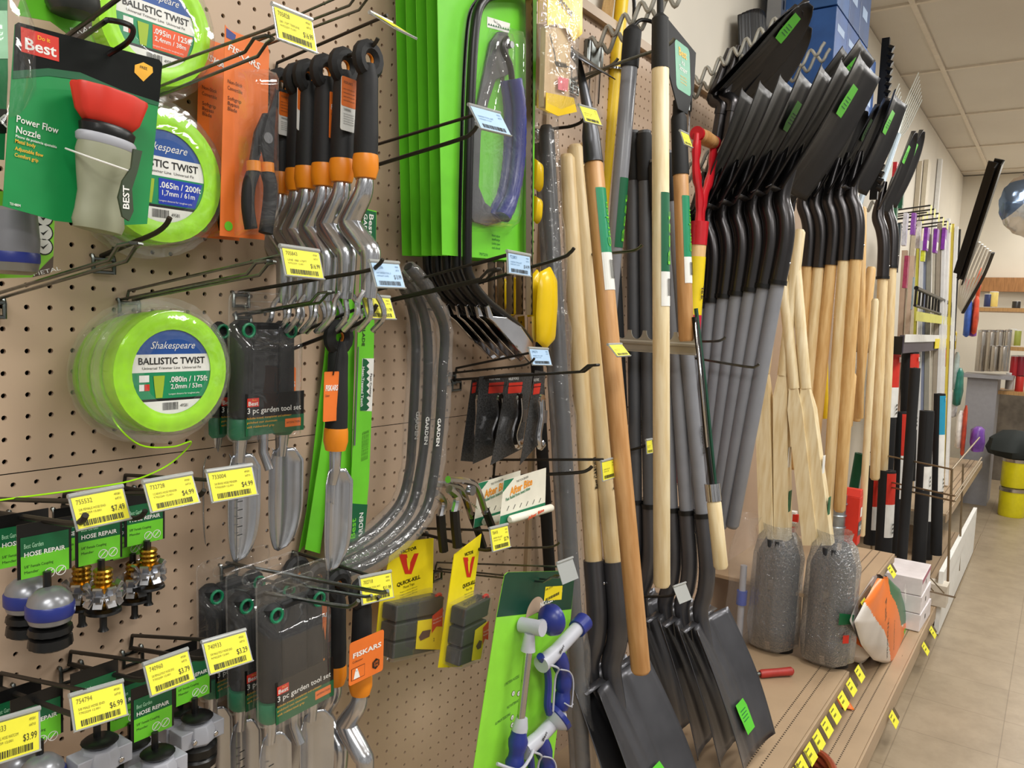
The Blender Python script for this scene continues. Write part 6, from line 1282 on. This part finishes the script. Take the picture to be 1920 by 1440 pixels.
xb = WZ(1650, 1250, .15); g, pl, bu = bag('orange, green and white fertiliser bag slumped against the far shelf', [(1645, 1084), (1618, 1125), (1600, 1165), (1618, 1210), (1640, 1238), (1664, 1246)], [(1656, 1078), (1688, 1104), (1704, 1150), (1707, 1190), (1703, 1225), (1697, 1253)], -xb.y,
    [([(1636, 1060), (1660, 1070), (1664, 1110), (1676, 1172), (1704, 1160), (1706, 1178), (1684, 1196), (1692, 1260), (1660, 1250), (1640, 1180), (1616, 1132)], M_bor), ([(1656, 1070), (1690, 1095), (1706, 1130), (1706, 1160), (1673, 1170), (1655, 1110)], M_bgr), ([(1684, 1180), (1704, 1166), (1705, 1174), (1686, 1188)], mat('lime_sticker'))])
b = MB(); k = pl.h(1650, 1170, 1)
for t, x, y, h, f, r_, m_ in (('Fall', 1629, 1120, 12, 34, -1.2, M_ink), ('Winterizer', 1634, 1160, 12, 64, -1.25, M_ink), ('Conditioned for', 1648, 1158, 6, 52, -1.25, M_ink), ('10-0-12', 1664, 1224, 7, 28, -1.25, M_ink), ('LAWN', 1668, 1100, 12, 34, -.9, M_white)): z = pl(x, y); b.text(t, z[0], z[1], h*k, bu(z[0], z[1])-.012, m_, rot=r_, fit=f*k*1.1, bold=.02)
b.build('bag_print', g, sharp=None)
xb = WZ(1612, 1240, .15); bag('small slumped fertiliser bag half hidden behind the bubble wrap', [(1592, 1160), (1586, 1195), (1588, 1230), (1600, 1240)], [(1600, 1160), (1620, 1185), (1627, 1215), (1610, 1243)], -xb.y, [([(1580, 1188), (1630, 1190), (1630, 1222), (1600, 1214)], M_bor)], .05)
p = WZ(1570, 1318, .152); b = MB(); b.grid(lambda u, v: (.10*(u-.5)+.02*v, .08*(v-.5), .004+.03*math.sin(u*3)*math.sin(v*3.1)), 8, 8, M_bor); o_ = b.build('bag_corner', None, p, solid=.002, sharp=70, rot=(0, 0, .5)); tag(o_, 'orange scrap of bag film lying under the shelf edge', 'bag')
# hose coil under the shelf
p = WZ(1515, 1500, .155); g = thing('garden_hose', 'terracotta garden hose coiled on the base deck under the tool shelf', 'hose', p+V((-.05, .02, 0))); b = MB()
mh = mat('terracotta_hose', '#8a3d26', .4, noise=.1); pts = []
for i in range(150): a_ = i/150*5*2*PI; pts.append((.14*math.cos(a_)*(1+.04*math.sin(i*.9)), .09*math.sin(a_), .012+.016*(i/150*5)))
b.tube(pts, .011, mh, 8); b.build('hose_coil', g)
# shelf edge tags
def edge_tags(pairs, grp, zc, dd):
    for i, (px, py) in enumerate(pairs):
        q = WZ(px, py, zc); x = q.x; b = MB(); w_ = .062; b.rect(-w_/2, -.04, w_/2, .004, 0, M_yel, .001); b.bars(-w_*.35, w_*.1, -.022, -.016, -.0005, M_ink2, 10, i); b.rect(-w_*.4, -.006, w_*.1, -.002, -.0005, M_ink2)
        o_ = b.build('shelf_tag', None, (x, -dd-.012, zc), sharp=None, rot=(-.6, 0, 0)); tag(o_, grp, 'price tag', grp)
        b = MB(); b.rect(w_/2+.004, -.034, w_/2+.03, .002, 0, mat('worn_metal_clip', '#6b5c45', .4, .5), .001); o2 = b.build('tag_clip', o_, sharp=None)
edge_tags([(1452+i*17.5, 1440-i*23.8) for i in range(9)], 'yellow shelf tag on the front edge of the near tool shelf', .285, .490)
edge_tags([(1610, 1125), (1629, 1100), (1652, 1060)], 'yellow shelf tag on the front edge of the farther tool shelf', .51, .487)
edge_tags([(1737, 1210), (1752, 1180), (1674, 1340)], 'yellow shelf tag on the lip of the long base deck', .115, .59)
# farther shelf decks past the rack
g = shelf('far_shelf', 'tan shelf deck beyond the foam tubes', 4.9, 7.2, .42, .52, .05)
b = MB(); b.box((0, 0, 0), (1.7, .02, .3), M_white); o_ = b.build('white_panel', None, (4.95, -.60, .16), rot=(0, 0, .0)); tag(o_, 'white panel leaning along the foot of the far deck', 'panel')
# ---- back of the shop
M_sil = mat('silver_cylinder', '#b9b2a8', .2, .9); xc = 7.6
for i, (px, w_) in enumerate(((1836, 16), (1852, 16), (1868, 14), (1884, 12), (1862, 12), (1878, 14))):
    lb = ('silver canister first on the dark counter shelf', 'silver canister second on the dark counter shelf', 'silver canister third on the dark counter shelf', 'silver canister fourth on the dark counter shelf', 'short silver canister in front between two tall ones', 'short pink tinged canister in front of the tall ones')[i]
    cyl('steel_canister', lb, 'canister', px, 622 if i < 4 else 650, 696, w_, xc-.1*(i > 3), M_sil, lidm=M_chrome)
for i, (px, yt, yb, c_, l) in enumerate(((1905, 620, 648, '#9aa34a', 'olive jar'), (1896, 618, 648, '#c9c2a8', 'pale jar'), (1900, 668, 705, '#a8232a', 'red bottle'), (1912, 668, 705, '#8c2030', 'wine bottle'), (1892, 700, 730, '#b8b4b0', 'white tub'), (1910, 705, 735, '#c0322a', 'red tub'), (1862, 548, 575, '#e8d27a', 'yellow jar'), (1852, 552, 575, '#2f3a6a', 'blue tin'), (1905, 565, 578, '#2a2622', 'black tin'))):
    cyl('shop_jar', l+' standing on the back shelves', 'jar', px, yt, yb, 14, 7.8, mat('jar_'+l.replace(' ', '_'), c_, .35), lidm=M_white if i != 5 else M_blk)
def slab(nm, label, cat, x, px0, px1, py, th, dx, m, kind=None):
    a = WX(px0, py, x); c = WX(px1, py, x); b = MB(); b.box(((dx)/2, 0, 0), (dx, abs(a.y-c.y), th), m); o_ = b.build(nm, None, ((a.x), (a.y+c.y)/2, a.z-th/2)); tag(o_, label, cat, kind=kind); return o_
Wsh = wood('shelf_pine', '#b98f5a', '#a87f4c')
slab('back_shelf', 'brown wooden shelf with a yellow jar on the back wall', 'shelf', 7.7, 1830, 1990, 576, .03, .4, Wsh); slab('back_shelf', 'light wooden shelf carrying the olive jar', 'shelf', 7.7, 1885, 1990, 650, .03, .4, Wsh); slab('back_shelf', 'lower shelf with white and red tubs at the right edge', 'shelf', 7.7, 1870, 1990, 732, .03, .4, Wsh); slab('counter_shelf', 'grey shelf under the silver canisters', 'shelf', 7.5, 1805, 1900, 700, .03, .35, mat('counter_grey', '#8f8e92', .5)); slab('wooden_beam', 'wooden beam across the back wall above the shelves', 'beam', 9.33, 1820, 2000, 520, .14, .1, wood('beam_wood', '#b07c4a', '#96683b'))
a = WX(1800, 860, 7.55); c = WX(1872, 705, 7.55); b = MB(); b.box((.2, 0, 0), (.4, abs(a.y-c.y), c.z-a.z+.5), mat('counter_grey')); tag(b.build('counter_cabinet', None, (a.x, (a.y+c.y)/2, (a.z+c.z)/2-.25)), 'grey counter side under the silver canisters', 'counter')
a = WX(1865, 735, 9.0); c = WX(1990, 900, 9.0); b = MB(); b.box((.1, 0, 0), (.2, abs(a.y-c.y), a.z), mat('dark_back_stone', '#6a6258', .8, noise=.3, scale=8)); tag(b.build('dark_bin', None, (a.x, (a.y+c.y)/2, a.z/2)), 'dark grey wall panel behind the yellow pails', 'panel')
for i, (px, yt, yb) in enumerate(((1898, 868, 915), (1898, 922, 968))):
    p = WX(px, yb, 7.3); s = mpp(p); lb = ('yellow pail with silver lid, upper of the stacked two', 'yellow pail with silver lid, lower of the stacked two')[i]
    p = V((7.3, WX(1898, 940, 7.3).y, .0+(.235 if i == 0 else 0))); g = thing('paint_pail', lb, 'pail', p); r_ = 22*s; b = MB(); b.lathe([(r_*.94, 0), (r_, .015), (r_, .2)], mat('pail_yellow', '#dfd41a', .3), n=28); b.build('pail_body', g); b = MB(); b.lathe([(r_*.9, .2), (r_*1.04, .2), (r_*1.04, .225), (r_*.9, .23), (r_*.88, .22), (0, .22)], M_sil, n=28); b.build('pail_lid', g)
p = WX(1900, 840, 7.25); g = thing('dark_jacket_heap', 'dark green and black heap lying on top of the yellow pails', 'bag', (7.35, p.y, .47)); b = MB(); rr = random.Random(3)
b.lathe([(.16, 0), (.2, .05), (.17, .14), (.08, .2), (0, .21)], mat('dark_cloth', '#1b211f', .8, bump=.3, scale=15), n=24, fn=lambda a_, z: 1+.12*math.sin(a_*3+z*20)+.06*math.sin(a_*7)); b.build('heap', g)
for i, (px, py, w_, h_, c_, l) in enumerate(((1818, 560, 16, 60, '#3a5fb0', 'blue and white hanging bag'), (1832, 555, 14, 60, '#c9482a', 'orange hanging bag'), (1838, 500, 10, 50, '#d8562a', 'red hanging pouch'), (1815, 520, 10, 40, '#b03a4a', 'crimson hanging pouch'), (1826, 600, 18, 26, '#7a3f90', 'purple lower bag'), (1790, 620, 12, 30, '#e0c52a', 'yellow lower bag'), (1776, 640, 10, 40, '#d3402a', 'orange red lower bag'), (1795, 660, 14, 60, '#9aa8a4', 'clear grey bag'), (1800, 690, 20, 60, '#1d6a5c', 'teal bristle bundle'), (1812, 760, 10, 80, '#b8442c', 'red edged box'), (1802, 770, 16, 60, '#dedad6', 'white faced box'), (1835, 800, 30, 40, '#6d3f9a', 'purple flower bundle'), (1790, 735, 16, 40, '#cfcfd2', 'grey blister'))):
    p = WX(px, py, 6.6+.02*i); s = mpp(p); b = MB(); ww, hh = w_*1.5*s, h_*1.2*s; m_ = mat('far_'+l.replace(' ', '_'), c_, .4, noise=.3, scale=15); b.lathe([(ww*.2, 0), (ww*.5, -hh*.12), (ww*.55, -hh*.6), (ww*.45, -hh*.95), (ww*.1, -hh)], m_, n=10, sx=.5, fn=lambda a_, z: 1+.12*math.sin(a_*3+z*30)); o_ = b.build('hanging_bag', None, p, sharp=60); tag(o_, l+' hanging beyond the mouldings', 'hanging goods')
# black angle profiles and fan of white strips
for i, (pa, ya, pb, yb) in enumerate(((1868, 310, 1800, 520), (1880, 305, 1806, 530))):
    T = WX(pa, ya, 4.2); B = WX(pb, yb, 4.6); b = MB(); L = (T-B).length; b.box((0, 0, L/2), (.05, .006, L), M_blk); b.box((.025, .02, L/2), (.006, .04, L), M_blk); o_ = b.build('angle_profile', None, B, rot=aim(B, T), sharp=None); tag(o_, ('black angle profile leaning to the right, rear one', 'black angle profile leaning to the right, front one')[i], 'profile')
mw2 = mat('white_strip', '#ecebe6', .4); W_=WX
for i in range(7):
    a = WX(1796+i*1.5, 575+i*2, 4.9); m_ = WX(1806+i*6, 510+i*2, 4.7); c = WX(1832+i*5, 450+i*4, 4.5); b = MB(); b.tube([p_-a for p_ in bez([a, m_, c], 6)], .006 if i < 6 else .009, mw2 if i < 6 else M_blk, 6, flat=.5); o_ = b.build('bendable_strip', None, a, sharp=60); tag(o_, 'white flexible strip bending right beside the black profiles' if i < 6 else 'thin black strip lowest in the bending fan', 'strip', 'bending white strips' if i < 6 else None)
# foil balloon
p = WX(1935, 385, 5.6); g = thing('foil_balloon', 'round silver foil balloon with printed patches cut by the right edge', 'balloon', p)
def foil():
    m = bpy.data.materials.new('printed_foil'); m.use_nodes = True; nt = m.node_tree; n = nt.nodes; q = n['Principled BSDF']; tc = n.new('ShaderNodeTexCoord'); v = n.new('ShaderNodeTexVoronoi'); v.inputs['Scale'].default_value = 6; nz = n.new('ShaderNodeTexNoise'); nz.inputs['Scale'].default_value = 9
    L = nt.links.new; L(tc.outputs['Object'], v.inputs['Vector']); cr = n.new('ShaderNodeValToRGB'); e = cr.color_ramp.elements; e[0].color = lin('#6f7f96'); e[1].color = lin('#c9b9a8'); cr.color_ramp.interpolation = 'CONSTANT'; e[1].position = .45; e2 = e.new(.6); e2.color = lin('#d8d4cc'); e3 = e.new(.8); e3.color = lin('#8a3a3a')
    sp = n.new('ShaderNodeSeparateColor'); L(v.outputs['Color'], sp.inputs[0]); L(sp.outputs[0], cr.inputs[0]); L(cr.outputs[0], q.inputs['Base Color']); q.inputs['Metallic'].default_value = .8; q.inputs['Roughness'].default_value = .18
    L(tc.outputs['Object'], nz.inputs['Vector']); bp = n.new('ShaderNodeBump'); bp.inputs['Strength'].default_value = .6; bp.inputs['Distance'].default_value = .02; L(nz.outputs['Fac'], bp.inputs['Height']); L(bp.outputs[0], q.inputs['Normal']); return m
r_ = 60*mpp(p); b = MB(); b.lathe([(0, -.07), (r_*.4, -.062), (r_*.75, -.04), (r_*.95, -.015), (r_, 0), (r_*.95, .015), (r_*.75, .04), (r_*.4, .062), (0, .07)], foil(), d=(.85, .5, 0), n=48, fn=lambda a_, h: 1+.02*math.sin(a_*16)*(abs(h) < .03)); b.build('foil_envelope', g); b = MB(); b.tube([(0, 0, -r_), (0, 0, -r_*1.15)], [.01, .02], M_sil, 8); b.build('neck', g)
# blue boxes on the high wall shelf
g = thing('storage_shelf', 'grey steel upright and shelf high on the wall holding blue boxes', 'shelf', (2.86, 0, 2.25)); b = MB(); mg = mat('grey_steel', '#8d8f93', .4, .5)
b.box((0, -.05, .3), (.05, .05, .8), mg); 
for i in range(9): b.rect(-.008, i*.07+.0, .008, .03+i*.07, -.0755, M_black)
b.build('upright', g); b = MB(); b.box((.38, -.14, -.02), (.78, .28, .03), mat('dark_shelf_steel', '#3a4046', .4, .4)); b.build('shelf_board', g)
b = MB()
for i in range(20): b.tube([(.76, -.28, .34-i*.03), (.76, -.30, .33-i*.03)], .014, M_blk, 5)
b.box((.76, -.27, .05), (.02, .03, .66), M_blk); b.build('end_upright', g)
bl = [('#2a5798', 2.97, 2.245), ('#24508f', 3.14, 2.245), ('#3a6ab0', 3.31, 2.245), ('#2a4f88', 3.48, 2.245), ('#34609c', 2.97, 2.525), ('#23497f', 3.14, 2.525), ('#2c4a78', 3.31, 2.525)]
for i, (c_, x_, z_) in enumerate(bl):
    b = MB(); b.box((0, 0, .138), (.165, .2, .275), mat('blue_box_%d' % i, c_, .45, noise=.15, scale=12)); b.rect(-.05, .08, .03, .12, -.1006, mat('pale_blue_print', '#9fb6d4', .5)); b.rect(-.06, .2, .04, .225, -.1006, mat('pale_blue_print')); o_ = b.build('blue_carton', None, (x_, -.15, z_), bevel=.003, sharp=None); tag(o_, ('blue carton on the high shelf, next to the perforated upright', 'blue carton on the high shelf, second', 'blue carton on the high shelf, third', 'blue carton on the high shelf, fourth', 'blue carton stacked above the first one on the high shelf', 'blue carton stacked above the second one on the high shelf', 'blue carton stacked above the third one on the high shelf')[i], 'box')
b = MB(); b.box((0, 0, .06), (.14, .14, .12), wood('orange_box', '#b9803f', '#a06d33')); tag(b.build('wooden_crate', None, (2.92, -.17, 2.80)), 'small orange brown crate on top of the first blue carton', 'box')
